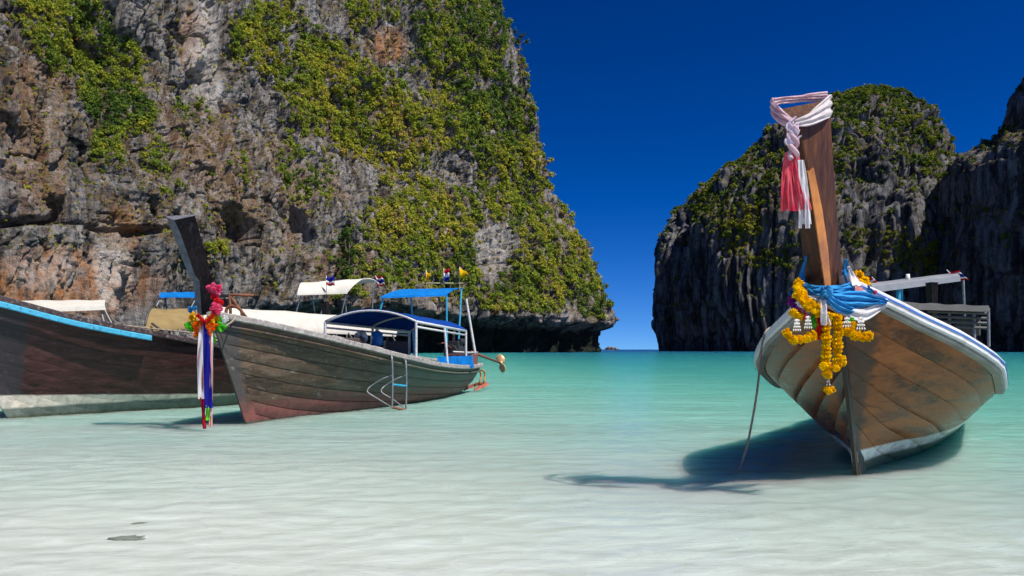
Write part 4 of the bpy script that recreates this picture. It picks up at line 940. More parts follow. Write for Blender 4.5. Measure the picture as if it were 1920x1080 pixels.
B4 = plain_boat('longtail boat behind the dark maroon one with flat white roof and small blue roof aft', (-11.3, 15.2), 23, 8.6, WB)
roof(B4, [at(14, 570, 19.8), at(20, 583, 16.6), at(200, 570, 21.2), at(196, 577, 18.6)], .10, WHITEC, STEEL, .05, lip=.05)
roof(B4, [at(306, 551, 23.4), at(298, 556, 21.6), at(372, 549, 24.4), at(372, 556, 22.6)], .06, SKYC, STEEL, .02, lip=.03, lean=-1.2)
B5 = plain_boat('longtail boat with high off-white canopy on poles, behind the dark blue canopy', (-6.55, 20.3), 17, 8.6, WB)
roof(B5, [at(572, 540, 25.0), at(556, 552, 22.6), at(706, 527, 27.6), at(650, 549, 25.4)], .22, WHITEC, STEEL, .03, (.08, .55, .97))
flag('small red white blue flag lying at the front edge of the high off-white canopy', at(612, 548, 24), .50, [(NAVY, 2), (WH, 1), (RED, 1)], (.32, .26), 0, None, .8)
flag('small red white blue flag on the rear corner of the high off-white canopy', at(712, 541, 26), .42, THAI, (.26, .30), -.14, None, .9)
B6 = plain_boat('longtail boat with high bright blue canopy on cyan poles and three flags', (-4.45, 21.3), 15, 8.2, WB)
roof(B6, [at(770, 543, 27.8), at(714, 557, 24.4), at(868, 541, 30), at(838, 553, 27)], .07, SKYC, BLUET, .02, (.02, .98), .035, lip=.04)
m = MB(); m.tube([B6.loc(at(792, 531, 28)), B6.loc(at(868, 531, 28.2))], .02, 6); m.tube([B6.loc(at(800, 531, 28)), B6.loc(at(800, 548, 28))], .012, 5); m.tube([B6.loc(at(862, 531, 28)), B6.loc(at(862, 546, 28))], .012, 5)
m.build('flag_bar', paint('bamboo', (.55, .42, .2), .7), B6.root)
flag('narrow yellow pennant, leftmost of three on the bar over the bright blue canopy', at(799, 530, 28), .46, [(YEL, 1)], (.16, .42), 0, 'flags over the blue canopy', 1., True)
flag('red white blue flag in the middle of the bar over the bright blue canopy', at(832, 530, 28), .50, [(RED, 1), (WH, 1), (NAVY, 1)], (.20, .42), 0, 'flags over the blue canopy', 1.)
flag('larger yellow pennant, rightmost of three on the bar over the bright blue canopy', at(862, 530, 28), .56, [(YEL, 1)], (.30, .40), 0, 'flags over the blue canopy', 1., True)
# ---------------- right boat, close to the camera
f3 = ground(1608, 888)
B3 = Boat('longtail_boat', 'large brown varnished longtail boat with tall prow, white gunwale and garlands, right foreground', f3, 31.5, .95, 9.0,
          [(0, .04), (.25, .405), (.6, .733), (1.1, .963), (1.7, .98), (2.6, .965), (4.2, .93), (6.5, .84), (9.0, .5)],
          [(0, 1.45), (.3, 1.206), (.7, 1.0), (1.2, .79), (1.8, .645), (2.8, .60), (4.2, .60), (6.5, .64), (9, .72)],
          [(0, -.10), (.6, -.17), (2, -.24), (5, -.26), (9, 0.)],
          [(0, 1.), (.5, 1.118), (1.2, .954), (2.2, .78), (3.5, .587), (6, .42), (9, .6)], 'wooden longtail boats at anchor', 5.)
H3 = hull_material('varnished_brown_boards', [(.075, .022, .006), (.25, .072, .014), (.44, .145, .030)], (.20, .14, .065), (1.3, 3.6),
                   [(.205, .030, (.85, .84, .77), .02), (.105, .022, (.12, .135, .10), .06), (.012, 0, (.10, .13, .10), .03)], .27, .8, (.30, .26, .22), 0, (-.02, (.060, .034, .022), -.50), wearamt=.5)
B3.bulge = .005; B3.build_hull(.235, H3, H3, 12, gap=.0035)
STEMW = paint('dark_stem_wood', (.035, .018, .012), .4, .4, 10)
B3.stem(STEMW, .05, .035, 1.0)
for sd in (-1, 1):
    B3.gunwale(WHITEP, .12, .085, sd, dz=-.02, name='gunwale')
    B3.gunwale(paint('grey_underside', (.30, .29, .26), .6, .3), .07, .03, sd, dz=-.053, dy=.0, name='rubbing_strip')
B3.gunwale(paint('blue_pinstripe', (.03, .16, .60), .4, .1), .012, .014, -1, a0=.02, a1=1.9, dz=.022, dy=.054, name='pinstripe')
B3.deck(WOOD_DARK, .10)
# tall flared prow post: triangular section opening upward
kp = Nt('oiled_prow_timber'); co = kp.coord('Object', (4, 4, .5)); g = kp.noise(co, 6, 8, .68, 1.4); g2 = kp.noise(kp.coord('Object', (1.2, 1.2, .35)), 3, 5, .6, .5)
c = kp.ramp(kp.math('ADD', kp.math('MULTIPLY', g, .6), kp.math('MULTIPLY', g2, .4)), [(.38, (.022, .008, .004)), (.5, (.075, .027, .009)), (.64, (.16, .060, .018))])
kp.principled(c, kp.mapr(g, .3, .7, .45, .65), kp.bump(g, .3, .004), .25); PROW3 = kp.m
EDGE3 = paint('orange_edge_timber', (.50, .19, .03), .35, .35, 6)
rows = [  # py of front edge, px front edge, px left back, py left back, px right back, py right back, metres ahead of foot
    (600, 1549, 1520, 590, 1584, 590, 1.06), (535, 1546, 1510, 520, 1580, 515, 1.14), (470, 1537, 1502, 455, 1574, 450, 1.20), (400, 1527, 1491, 380, 1568, 374, 1.27), (320, 1514, 1477, 295, 1562, 286, 1.34), (238, 1497, 1462, 206, 1556, 188, 1.42)]
R = []; ED = []
for py, pf, pl, pyl, pr_, pyr, df in rows:
    Yf = (B3.M @ Vector((-df, 0, 0))).y; fr = at(pf, py, Yf); l = at(pl, pyl, Yf+.17); r = at(pr_, pyr, Yf+.22)
    R.append([B3.loc(l), B3.loc(fr + Vector((-.012, 0, 0))), B3.loc(fr + Vector((.012, 0, 0))), B3.loc(r)])
    ED.append((B3.loc(l), B3.loc(fr), B3.loc(r)))
prow = prow_post(B3, R, PROW3, B3.root)
m = MB(); RR = []
for i, (l, fr, r) in enumerate(ED[:-1]):
    wv = [.055, .085, .12, .11, .07][i]
    dl = (l-fr).normalized(); dr = (r-fr).normalized(); o = (dl+dr).normalized()*-1
    ax = (ED[i+1][1]-fr).normalized(); nr = dr.cross(ax).normalized(); nr = nr if nr.dot(o) > 0 else -nr
    RR.append([fr + dl*.012 + o*.014, fr + o*.024, fr + dr*wv*.75 + nr*.019, fr + dr*wv*.75 - nr*.01, fr + dl*.010 - o*.012])
m.grid(RR, closed=True); m.f += [tuple(range(5)), tuple(len(m.v)-5+i for i in range(5))]
fixn(m.build('edge_strip', EDGE3, prow))
# boat interior + awning of this boat
for a in (2.6, 4.2, 5.8, 7.4):
    MB().box((a, 0, pch(a, B3.S)-.06), (.24, (pch(a, B3.b)-.06)*2, .035)).build('thwart', GREYWOOD, B3.root)
GM = paint('dark_roof_sheet', (.085, .085, .08), .7, .3, 6)
cr = [B3.loc(at(1700, 571, 12.2)), B3.loc(at(1690, 573, 10.6)), B3.loc(at(1853, 580, 13.0)), B3.loc(at(1853, 578, 11.0))]
canopy_sheet('canopy', cr, .02, GM, B3.root, .03, lip=.05)
for i, (px, Y, bot) in enumerate(((1853, 11.0, 650), (1780, 11.4, 640), (1826, 11.2, 640), (1853, 12.9, 650))):
    post('post', [B3.loc(at(px, 578, Y)), B3.loc(at(px+1, bot, Y))], .02, STEEL, B3.root)
m = MB()
for py in (588, 597, 606, 615): m.tube([B3.loc(at(1740, py-4, 11.0)), B3.loc(at(1850, py, 11.2))], .022, 6)
m.box(B3.loc(at(1815, 612, 11.6)), (.5, .3, .25)); m.build('roof_rack', GM, B3.root)
# another boat behind it
B7 = plain_boat('longtail boat with plain grey roof on poles, mostly hidden behind the large brown boat', (7.4, 14.0), 30, 8.4, WB, .9)
roof(B7, [at(1636, 535, 17.6), at(1632, 541, 16.2), at(1800, 515, 19.5), at(1796, 520, 18.0)], .02, GREYC, BLUET, .06, (.30,), .045, lip=.09)
post('post', [B7.loc(at(1800, 518, 18.4)), B7.loc(at(1806, 526, 18.4)), B7.loc(at(1809, 600, 18.4)), B7.loc(at(1809, 668, 18.4))], .028, STEEL, B7.root)
flag('small red and white flag at the left end of the plain grey roof', at(1645, 530, 17), .12, [(RED, 1), (WH, 1), (RED, 1)], (.18, .10), -.12, 'flags on the grey roof', -1.)
flag('small red white blue flag drooping at the right end of the plain grey roof', at(1793, 524, 18.3), .22, THAI, (.30, .20), -.22, 'flags on the grey roof', 1.)
MB().tube([B7.loc(at(1702, 528, 17.4)), B7.loc(at(1702, 514, 17.4))], [.05, .04], 8).build('lamp', BEAD, B7.root, True)

# ------------------------------------------------------------------ cloths
C_PINKW = cloth_mat('pale_pink_cloth', (.74, .42, .50), .3, 9, .15, (.82, .70, .72))
C_PINK = cloth_mat('hot_pink_cloth', (.90, .05, .11), .35, 9, .2, (.92, .20, .24))
C_WHITE = cloth_mat('white_cloth', (.80, .78, .78), .3, 10, .06)
C_LILAC = cloth_mat('pale_lilac_cloth', (.66, .56, .68), .3, 14, .12)
C_BLUE = cloth_mat('azure_satin', (.03, .27, .66), .2, 6, .2, (.07, .38, .74))
C_RED = cloth_mat('red_cloth', (.62, .02, .02), .25, 10, .2)
def band(P, W, folds=0., thick=.008, n=6, fold_n=3, m=None, seed=0.):
    """ribbon swept along P, widths/directions W"""
    P = curve(P, 6); nW = len(W); R = []
    for i, p in enumerate(P):
        u = i/(len(P)-1)*(nW-1); j = min(int(u), nW-2); w = Vector(W[j]).lerp(Vector(W[j+1]), u-j)
        t = (P[min(i+1, len(P)-1)] - P[max(i-1, 0)]).normalized(); nn = t.cross(w).normalized() if t.cross(w).length > 1e-6 else Vector((0, -1, 0))
        R.append([p + w*(k/n-.5) + nn*folds*math.sin(k/n*math.pi*fold_n + i*.35 + seed)*(1 if 0 < k < n else .4) for k in range(n+1)])
    m = m or MB(); m.grid(R, thick); return m
def bobj(name, mat, parent, *bands):
    m = MB()
    for b in bands: m.add(b.v, b.f)
    return smooth_by_angle(fixn(m.build(name, mat, parent)), 75)
Yp = (B3.M @ Vector((-1.42, 0, 0))).y
T = lambda px, py, dy=0.: at(px, py, Yp+dy)
sash = empty('sash', T(1490, 240, -.02)); tag(sash, 'white and pink sash knotted round the top of the tall brown prow, tail hanging down', 'sash')
def L_(v): return v - sash.location
up = Vector((0, 0, 1))
bobj('wrap', C_PINKW, sash,
     band([L_(T(1488, 232, -.06)), L_(T(1466, 218, .0)), L_(T(1449, 200, .10)), L_(T(1458, 190, .23)), L_(T(1500, 184, .28)), L_(T(1552, 180, .30))], [up*.06, up*.10, up*.10, up*.05, up*.04, up*.05], .010, .010, 8, 5))
bobj('wrap', cloth_mat('off_white_cloth', (.72, .66, .66), .3, 14, .1), sash,
     band([L_(T(1490, 232, -.07)), L_(T(1522, 221, -.02)), L_(T(1556, 200, .14)), L_(T(1558, 196, .27))], [up*.05, up*.08, up*.15, up*.13], .010, .010, 9, 5))
bobj('knot', C_LILAC, sash, *[band([L_(T(1487-a, 222+b, -.05)), L_(T(1478+a, 232+b, -.085)), L_(T(1488+a, 244+b, -.08)), L_(T(1497-a, 234+b, -.06))], [Vector((.03, 0, .03))]*2, .006, .01, 4, 2) for a, b in ((0, 0), (5, 6), (2, 16), (-2, 26))])
tw = MB()
for s_, ph in ((0, 0), (1, math.pi)):
    pts = [L_(T(1487 + 7*math.sin(i*.75+ph), 236+i*5.2, -.06-.02*math.cos(i*.75+ph))) for i in range(13)]; tw.tube(curve(pts, 3), [.017]*(12*3+1), 8)
tw.build('twist', C_PINKW, sash, True)
def tail(P, w0, w1, seed, strips, mat, name='tail'):
    bs = []
    for s_ in range(strips):
        f = s_/(strips-1)-.5 if strips > 1 else 0.; Q = []
        for i, (px, py) in enumerate(P):
            w = w0 + (w1-w0)*i/(len(P)-1); Q.append(L_(T(px + f*w + 1.5*math.sin(seed+s_*2+i), py + 4*math.sin(s_*3.1+seed)*(i == len(P)-1), -.05-.015*math.cos(s_*2.3+i*.7))))
        bs.append(band(Q, [Vector((.035, .01*math.sin(s_), 0)), Vector((w1/strips*1.5/270, .012*math.cos(s_*2), 0))], .006, .004, 4, 3, seed=s_))
    bobj(name, mat, sash, *bs)
tail([(1484, 286), (1485, 315), (1488, 350), (1494, 394)], 16, 50, .5, 8, C_PINK)
tail([(1500, 300), (1506, 350), (1509, 385), (1511, 424)], 2, 18, 1.7, 4, C_WHITE)
# wrap at the foot of the post
Yq = (B3.M @ Vector((-1.16, 0, 0))).y
S_ = lambda px, py, dy=0.: at(px, py, Yq+dy)
wr = empty('cloth_wrap', S_(1546, 560, -.05)); tag(wr, 'azure blue, white and red cloths knotted round the foot of the tall brown prow', 'cloth')
def M_(v): return v - wr.location
bobj('blue_cloth', C_BLUE, wr,
     band([M_(S_(1546, 545, -.09)), M_(S_(1524, 548, -.03)), M_(S_(1502, 540, .06)), M_(S_(1506, 527, .2)), M_(S_(1545, 517, .30)), M_(S_(1582, 520, .28)), M_(S_(1600, 536, .16)), M_(S_(1575, 546, 0)), M_(S_(1546, 548, -.09))], [up*.07, up*.10, up*.09, up*.07, up*.07, up*.08, up*.10, up*.08, up*.06], .014, .012, 8, 5),
     band([M_(S_(1505, 545, .02)), M_(S_(1525, 556, -.06)), M_(S_(1548, 560, -.11))], [up*.08, up*.06, up*.05], .012, .012, 6, 4),
     band([M_(S_(1549, 556, -.12)), M_(S_(1580, 564, -.10)), M_(S_(1620, 562, -.02)), M_(S_(1662, 566, .06))], [up*.04, up*.11, up*.10, up*.02], .018, .012, 10, 5),
     band([M_(S_(1549, 558, -.14)), M_(S_(1570, 572, -.13)), M_(S_(1600, 582, -.08))], [up*.04, up*.08, up*.04], .014, .010, 8, 4),
     band([M_(S_(1586, 487, .12)), M_(S_(1590, 510, .14)), M_(S_(1600, 530, .12))], [Vector((.02, 0, 0)), Vector((.06, .02, 0)), Vector((.10, .02, 0))], .008, .008, 5, 3),
     band([M_(S_(1512, 480, .10)), M_(S_(1507, 505, .10)), M_(S_(1503, 530, .08))], [Vector((.01, 0, 0)), Vector((.03, .02, 0)), Vector((.05, .02, 0))], .006, .008, 5, 3))
bobj('knot', C_BLUE, wr, *[band([M_(S_(1541, 548+b, -.10)), M_(S_(1550, 540+b, -.16)), M_(S_(1559, 550+b, -.14)), M_(S_(1552, 560+b, -.12))], [Vector((.03, .0, .04))]*2, .006, .016, 5, 2) for b in (0, 5)])
bobj('white_cloth', C_WHITE, wr,
     band([M_(S_(1500, 548, .03)), M_(S_(1522, 559, -.06)), M_(S_(1545, 566, -.10)), M_(S_(1580, 582, -.08)), M_(S_(1620, 590, -.02)), M_(S_(1664, 568, .08))], [up*.03, up*.035, up*.05, up*.07, up*.08, up*.05], .010, .010, 6, 3),
     band([M_(S_(1591, 500, .10)), M_(S_(1600, 518, .11)), M_(S_(1607, 535, .06))], [Vector((.02, 0, 0)), Vector((.05, .02, 0)), Vector((.07, .02, 0))], .008, .008, 5, 3),
     band([M_(S_(1543, 562, -.13)), M_(S_(1546, 585, -.15)), M_(S_(1549, 610, -.14))], [Vector((.05, 0, 0)), Vector((.045, .01, 0)), Vector((.055, 0, 0))], .012, .008, 6, 3))
bobj('red_cloth', C_RED, wr,
     band([M_(S_(1502, 552, .05)), M_(S_(1528, 569, -.04)), M_(S_(1560, 583, -.06)), M_(S_(1610, 594, -.01))], [up*.05, up*.06, up*.08, up*.04], .012, .010, 6, 4),
     band([M_(S_(1540, 578, -.10)), M_(S_(1541, 610, -.11)), M_(S_(1543, 637, -.10))], [Vector((.05, 0, 0)), Vector((.06, .01, 0)), Vector((.085, 0, 0))], .014, .008, 8, 5))
bobj('pink_cloth', cloth_mat('salmon_cloth', (.75, .30, .28), .3, 10), wr, band([M_(S_(1600, 512, .14)), M_(S_(1608, 530, .14)), M_(S_(1612, 548, .12))], [Vector((.02, 0, 0)), Vector((.06, .02, 0)), Vector((.06, .02, 0))], .008, .008, 5, 3))

# ------------------------------------------------------------------ garlands
def blossom_mesh(name, mat, r=.03, h=.016, layers=3, petals=11, seed=0):
    rs = random.Random(seed); V = []; Fc = []
    for l in range(layers):
        rr = r*(1-.22*l); z = -h/2 + h*l/(layers-1) if layers > 1 else 0
        for p in range(petals):
            a = 2*math.pi*(p+.5*l)/petals + rs.uniform(-.1, .1); w = math.pi/petals*1.15; d = Vector((math.cos(a), math.sin(a), 0)); s = Vector((-d.y, d.x, 0))
            k = len(V); V += [d*rr*.15 + Vector((0, 0, z+h*.2)), d*rr*.72 - s*rr*w*.8 + Vector((0, 0, z+h*.30)), d*rr*rs.uniform(.92, 1.08) + Vector((0, 0, z+rs.uniform(-.3, .1)*h)), d*rr*.72 + s*rr*w*.8 + Vector((0, 0, z+h*.30)), d*rr*.5 + Vector((0, 0, z-h*.5))]
            Fc += [(k, k+1, k+2), (k, k+2, k+3), (k+4, k+2, k+1), (k+4, k+3, k+2)]
    k = len(V)
    for i in range(8): a = i*math.pi/4; V.append(Vector((math.cos(a)*r*.62, math.sin(a)*r*.62, -h*.5)))
    V += [Vector((0, 0, h*.75)), Vector((0, 0, -h*.8))]; Fc += [(k+i, k+(i+1) % 8, k+8) for i in range(8)] + [(k+(i+1) % 8, k+i, k+9) for i in range(8)]
    me = bpy.data.meshes.new(name); me.from_pydata(V, [], Fc); me.materials.append(mat); me.update(); return me
def petal_mat(name, a, b):
    k = Nt(name); r = k.n('ObjectInfo').outputs['Random']; c = k.mix(r, a, b); c = k.mix(k.mapr(k.noise(k.coord('Object'), 60, 3, .6), .35, .65, 0, .35), c, tuple(q*.85 for q in a))
    d = k.n('BsdfDiffuse'); k.l(c, d.inputs[0]); t = k.n('BsdfTranslucent'); k.l(c, t.inputs[0]); mx = k.n('MixShader'); mx.inputs[0].default_value = .4
    k.l(d.outputs[0], mx.inputs[1]); k.l(t.outputs[0], mx.inputs[2]); k.l(mx.outputs[0], k.out.inputs[0]); return k.m
MARI = petal_mat('marigold', (.95, .56, .003), (.98, .72, .006)); M_PUR = petal_mat('purple_petals', (.22, .02, .30), (.45, .06, .50)); M_PINK = petal_mat('pink_petals', (.85, .08, .22), (.90, .30, .45))
M_RED = petal_mat('red_petals', (.65, .01, .02), (.80, .04, .05)); M_ORG = petal_mat('orange_petals', (.90, .16, .01), (.92, .26, .02)); M_YEL = petal_mat('yellow_petals', (.90, .52, .01), (.92, .62, .03))
M_GRN = petal_mat('green_petals', (.10, .62, .03), (.20, .75, .06)); M_LBL = petal_mat('blue_petals', (.03, .20, .50), (.05, .32, .62)); M_WHT = petal_mat('white_petals', (.75, .78, .70), (.8, .8, .8))
BM = {}
def blossoms(parent, pts, mat, r, axis_along=True, squash=1., name='blossom', jit=.25):
    key = (mat.name, round(r, 3))
    if key not in BM: BM[key] = [blossom_mesh('blossom', mat, r, r*.85, 4, 12, s) for s in range(3)]
    for i, p in enumerate(pts):
        t = (pts[min(i+1, len(pts)-1)] - pts[max(i-1, 0)]); t = t.normalized() if t.length > 1e-6 else Vector((0, 0, 1))
        o = bpy.data.objects.new(name, BM[key][i % 3]); COL.objects.link(o); o.parent = parent; o.location = p
        q = (t if axis_along else Vector((random.uniform(-.6, .6), -1, random.uniform(-.3, .8)))).to_track_quat('Z', 'Y').to_euler()
        o.rotation_euler = (q.x+random.uniform(-jit, jit), q.y+random.uniform(-jit, jit), random.uniform(0, 6)); s = random.uniform(.85, 1.15); o.scale = (s, s, s*squash)
def even(P, step):
    P = curve(P, 12); out = [P[0]]; acc = 0
    for a, b in zip(P, P[1:]):
        acc += (b-a).length
        if acc >= step: out.append(b); acc = 0
    return out
def tassel(parent, top, length, n=3, spread=.02):
    for k in range(n):
        m = MB(); x = (k-(n-1)/2)*spread
        N_ = max(3, int(length/.020))
        for i in range(N_):
            z = -length*(i+.5)/N_; xx = x*(.4+.6*(i+.5)/N_); m.tube([top + Vector((xx, 0, z+.007)), top + Vector((xx, 0, z)), top + Vector((xx, 0, z-.007))], [.003, .0068, .003], 6)
        m.tube([top, top + Vector((x, 0, -length))], .002, 4); m.build('bead_string', BEAD, parent, True)
Yg = Yq - .12
G = lambda px, py, dy=0.: at(px, py, Yg+dy)
def garland(label, px, py): 
    t = empty('garland', G(px, py)); tag(t, label, 'garland', 'garlands on the large brown boat'); return t, (lambda a, b, d=0.: G(a, b, d) - t.location)
g1, q = garland('long yellow marigold garland of two hanging strands, centre of the large brown bow', 1556, 600)
blossoms(g1, even([q(1556, 592), q(1550, 620), q(1549, 660), q(1549, 688)], .022), MARI, .035)
blossoms(g1, even([q(1568, 596), q(1571, 620), q(1570, 660), q(1569, 684)], .022), MARI, .035)
blossoms(g1, even([q(1543, 686, -.02), q(1550, 690, -.02), q(1558, 692, -.02)], .035) + [q(1575, 684, -.02), q(1582, 680), q(1578, 672, -.01), q(1547, 700, -.02), q(1556, 702, -.02), q(1566, 690, -.03)], MARI, .033, False)
tassel(g1, q(1553, 705), .07, 2, .018); blossoms(g1, [q(1547, 731), q(1553, 733, -.01), q(1559, 731), q(1553, 728)], MARI, .024, False)
g2, q = garland('yellow marigold garland looped left of the prow with white bead tassels', 1510, 570)
blossoms(g2, even([q(1498, 530, .14), q(1494, 545, .06), q(1498, 560), q(1512, 574, -.02), q(1528, 584), q(1540, 590)], .024), MARI, .034)
blossoms(g2, even([q(1500, 542, .1), q(1508, 558, .03), q(1524, 572, -.01), q(1538, 580)], .025), MARI, .032)
blossoms(g2, [q(1488, 586), q(1495, 590, -.01), q(1502, 592)], MARI, .033, False)
for tx, ty, ln in ((1494, 598, .085), (1515, 592, .09)): tassel(g2, q(tx, ty, -.02), ln, 4, .016)
blossoms(g2, even([q(1476, 624), q(1480, 634, -.02), q(1492, 639, -.03), q(1506, 637, -.03), q(1516, 632), q(1524, 629), q(1530, 626)], .024), MARI, .032)
blossoms(g2, even([q(1478, 630), q(1492, 633, -.01), q(1508, 631, -.01), q(1526, 624)], .028), MARI, .024, False)
g3, q = garland('short yellow marigold garland curving right, with bead tassels and flower crescent', 1600, 610)
blossoms(g3, even([q(1574, 622), q(1584, 622), q(1592, 614), q(1596, 606)], .022) + [q(1600, 612), q(1598, 620)], MARI, .032)
for tx, ty, ln in ((1588, 594, .075), (1614, 594, .09)): tassel(g3, q(tx, ty, -.02), ln, 4, .018)
blossoms(g3, even([q(1592, 622), q(1604, 630, -.02), q(1618, 633, -.02), q(1630, 631), q(1637, 623)], .024), MARI, .032)
blossoms(g3, even([q(1600, 624), q(1616, 627, -.01), q(1632, 625)], .028), MARI, .024, False)
blossoms(g3, [q(1598, 598, .02), q(1592, 602, .02)], M_GRN, .022, False); blossoms(g3, [q(1574, 603, .02), q(1578, 608, .03), q(1570, 600, .03)], petal_mat('dark_red_petals', (.22, .005, .01), (.3, .01, .02)), .022, False)
g4, q = garland('thick yellow marigold garland piled behind the blue knot, right of the prow foot', 1610, 530)
blossoms(g4, even([q(1596, 516, .42), q(1608, 514, .40), q(1620, 524, .38), q(1624, 540, .36), q(1622, 554, .34)], .024), MARI, .034)
blossoms(g4, even([q(1600, 524, .40), q(1612, 528, .37), q(1614, 545, .35)], .026), MARI, .034, False)
blossoms(g4, [q(1628, 540, .3), q(1634, 546, .3), q(1630, 550, .28)], M_LBL, .022, False); blossoms(g4, [q(1640, 547, .3)], M_PINK, .018, False)
g5, q = garland('purple, pink and blue flower garland on the left gunwale beside the prow foot', 1487, 560)
blossoms(g5, [q(1486, 545, .16), q(1483, 552, .14)], M_LBL, .022, False)
blossoms(g5, [q(1482, 558, .1), q(1486, 564, .08), q(1482, 568, .08), q(1490, 572, .05), q(1495, 578, .03), q(1488, 575, .04)], M_PUR, .025, False)
blossoms(g5, [q(1500, 580, .02), q(1506, 586, .01), q(1510, 592, .0), q(1502, 588, .02)], M_PINK, .024, False); blossoms(g5, [q(1527, 594, .02), q(1529, 602, .02), q(1524, 600, .03), q(1528, 609, .02)], M_GRN, .022, False)
blossoms(g5, [q(1509, 594), q(1505, 590, .01)], M_RED, .022, False)
# mooring rope of the large boat
rope('thin grey mooring rope hanging from the gunwale of the large brown boat',
     [at(1450, 612, 6.9), at(1436, 622, 6.8), at(1428, 650, 6.75), at(1424, 690, 6.7), at(1420, 730, 6.6), at(1412, 780, 6.55), at(1402, 830, 6.5), at(1390, 868, 6.5), at(1378, 893, 6.4)], .010)

# garland and ribbons on the middle boat
Y2 = (B2.M @ Vector((-.95, 0, 0))).y - .12
K = lambda px, py, dy=0.: at(px, py, Y2+dy)
lei = empty('garland', K(386, 600)); tag(lei, 'rainbow paper flower garland round the dark prow of the middle boat', 'garland')
q = lambda a, b, d=0.: K(a, b, d) - lei.location
blossoms(lei, [q(396, 540, .1), q(402, 536, .1), q(408, 541, .1), q(401, 546, .08), q(407, 549, .1)], M_PINK, 0.058, False)
blossoms(lei, [q(403, 556, .08), q(408, 562, .06), q(412, 567, .05), q(405, 563, .05)], M_RED, 0.051, False)
blossoms(lei, [q(410, 574, .03), q(403, 577, 0), q(409, 583, 0), q(412, 579, .03)], M_PINK, 0.058, False)
blossoms(lei, [q(402, 588, -.01), q(396, 594, -.03), q(404, 594, 0), q(392, 602, -.04), q(399, 600, -.03)], M_YEL, 0.054, False)
blossoms(lei, [q(360, 592, -.01), q(363, 600, -.02), q(366, 606, -.03), q(360, 598, 0)], M_YEL, 0.051, False); blossoms(lei, [q(358, 580, .05), q(363, 577, .05), q(361, 586, .03)], M_LBL, 0.046, False)
blossoms(lei, [q(368, 610, -.04), q(373, 606, -.04), q(369, 618, -.04), q(374, 614, -.05), q(371, 625, -.03), q(377, 608, -.05)], M_ORG, 0.054, False)
blossoms(lei, [q(390, 608, -.05), q(397, 608, -.04), q(393, 616, -.05), q(400, 616, -.03), q(395, 624, -.04), q(402, 610, -.02)], M_ORG, 0.054, False)
blossoms(lei, even([q(372, 592, -.06), q(379, 600, -.08), q(386, 602, -.09), q(394, 596, -.07), q(400, 588, -.04), q(404, 578, 0)], .03), M_RED, .028)
blossoms(lei, [q(350, 609), q(355, 613, -.01), q(361, 616), q(408, 612), q(414, 609), q(419, 613), q(411, 617), q(396, 634), q(400, 638), q(393, 641), q(397, 629), q(410, 594, .02), q(413, 600, .03)], M_GRN, 0.046, False)
blossoms(lei, [q(417, 592, .05), q(421, 598, .06), q(418, 604, .05)], M_WHT, 0.051, False)
rb = empty('ribbon', K(385, 612, -.08)); tag(rb, 'long white, red and navy ribbons hanging from the dark prow of the middle boat', 'ribbon')
def rib(mat, x0, x1, x2, y0, y1, w0, w1, dy, seed=0):
    L = lambda a, b, d=0.: K(a, b, d) - rb.location
    P = [L(x0, y0, dy), L((x0+x1)/2, y0+(y1-y0)*.25, dy-.01), L(x1, y0+(y1-y0)*.5, dy), L((x1+x2)/2, y0+(y1-y0)*.78, dy+.01), L(x2, y1, dy)]
    s = Y2/F; bobj('strip', mat, rb, band(P, [Vector((w0*s, .01, 0)), Vector((w1*s, -.01, 0)), Vector((w1*s, .01, 0))], .010, .004, 5, 2, seed=seed))
NV_ = cloth_mat('navy_ribbon', (.02, .02, .28), .25, 5, .1); SR = cloth_mat('salmon_ribbon', (.80, .40, .34), .3, 5, .1)
rib(C_WHITE, 378, 375, 378, 606, 748, 8, 12, -.06, .3); rib(NV_, 386, 388, 392, 606, 765, 9, 14, -.07, 1.); rib(SR, 394, 396, 395, 606, 800, 4, 6, -.055, 2.)
rib(C_RED, 383, 377, 384, 600, 803, 4, 5, -.05, 3.); rib(C_WHITE, 397, 397, 396, 612, 780, 4, 3, -.05, 4.); rib(C_PINK, 376, 372, 376, 604, 750, 3, 3, -.05, 5.)
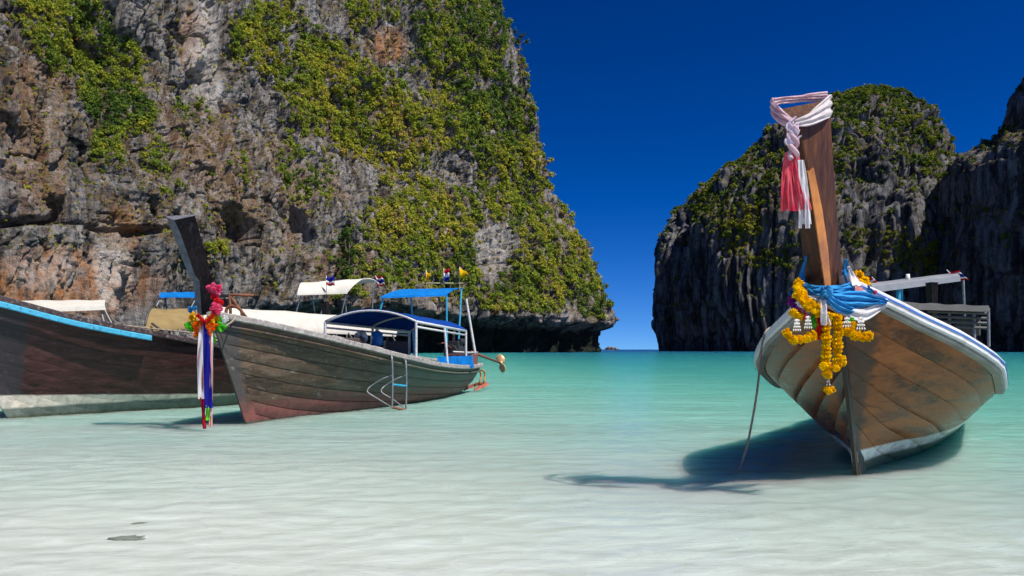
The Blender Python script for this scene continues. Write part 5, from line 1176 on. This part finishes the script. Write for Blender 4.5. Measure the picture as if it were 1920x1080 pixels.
rib(M_GRN, 389, 389, 390, 760, 788, 5, 7, -.058, 1.); rib(cloth_mat('maroon_ribbon', (.25, .01, .03), .2, 5), 380, 381, 384, 745, 804, 8, 6, -.052, 2.)
rope('short pale rope from the gunwale to the garland of the middle boat', [at(441, 590, 10.3), at(438, 600, 10.2), at(428, 608, 10.1), at(418, 614, 10.0)], .012)
# dark tripod-like anchor frame and pole on the middle boat's bow
an = empty('anchor', B2.M @ Vector((.15, .1, 1.2))); tag(an, 'dark rusty grapnel anchor and rods standing on the bow of the middle boat', 'anchor')
A_ = lambda px, py, Y=11.0: at(px, py, Y) - an.location
for P in ([(408, 553), (440, 553), (475, 554)], [(432, 556), (446, 575), (464, 598)], [(431, 553), (432, 575), (432, 596)]):
    MB().tube([A_(a, b) for a, b in P], .02, 7).build('rod', RUST, an, True)
MB().tube(curve([A_(432, 596), A_(424, 586), A_(428, 576), A_(440, 574), A_(452, 582), A_(454, 592)], 5), .022, 7).build('fluke', RUST, an, True)
MB().tube([A_(405, 552), A_(430, 553)], [.05, .03], 8).build('stock', ENGINE, an, True)

# ------------------------------------------------------------------ odds on the sea floor
def weed(label, px, py, sx, sy, seed):
    p = ground(px, py); rs = random.Random(seed); m = MB(); w = sx*p.y/F/2
    for k in range(7):
        x = rs.uniform(-1, -.2)*w; a = rs.uniform(-.12, .35); l = rs.uniform(.9, 1.5)*w; R = []
        for i in range(6):
            u = i/5; c = Vector((x+math.cos(a)*l*u, math.sin(a)*l*u+rs.uniform(-.01, .01), .006+.006*math.sin(u*3))); ww = .026*math.sin(math.pi*(.1+.85*u)); R.append([c+Vector((0, -ww, 0)), c+Vector((0, 0, .012)), c+Vector((0, ww, 0))])
        m.grid(R, .004)
    o = m.build('seaweed', paint('dark_weed', (.30, .31, .28), .8, .3), None, True); o.location = (p.x, p.y, -float(depth_at(p.y+.18*max(-10, p.x)))+.02); tag(o, label, 'seaweed'); o.cycles.is_caustics_receiver = True
weed('dark frond of seaweed lying under the clear shallow water, lower left', 235, 1006, 80, 10, 3)
weed('small faint patch in place of a water reflection just beyond the dark frond', 262, 975, 30, 8, 5)  # weed mesh added to stand for a faint reflection on the water
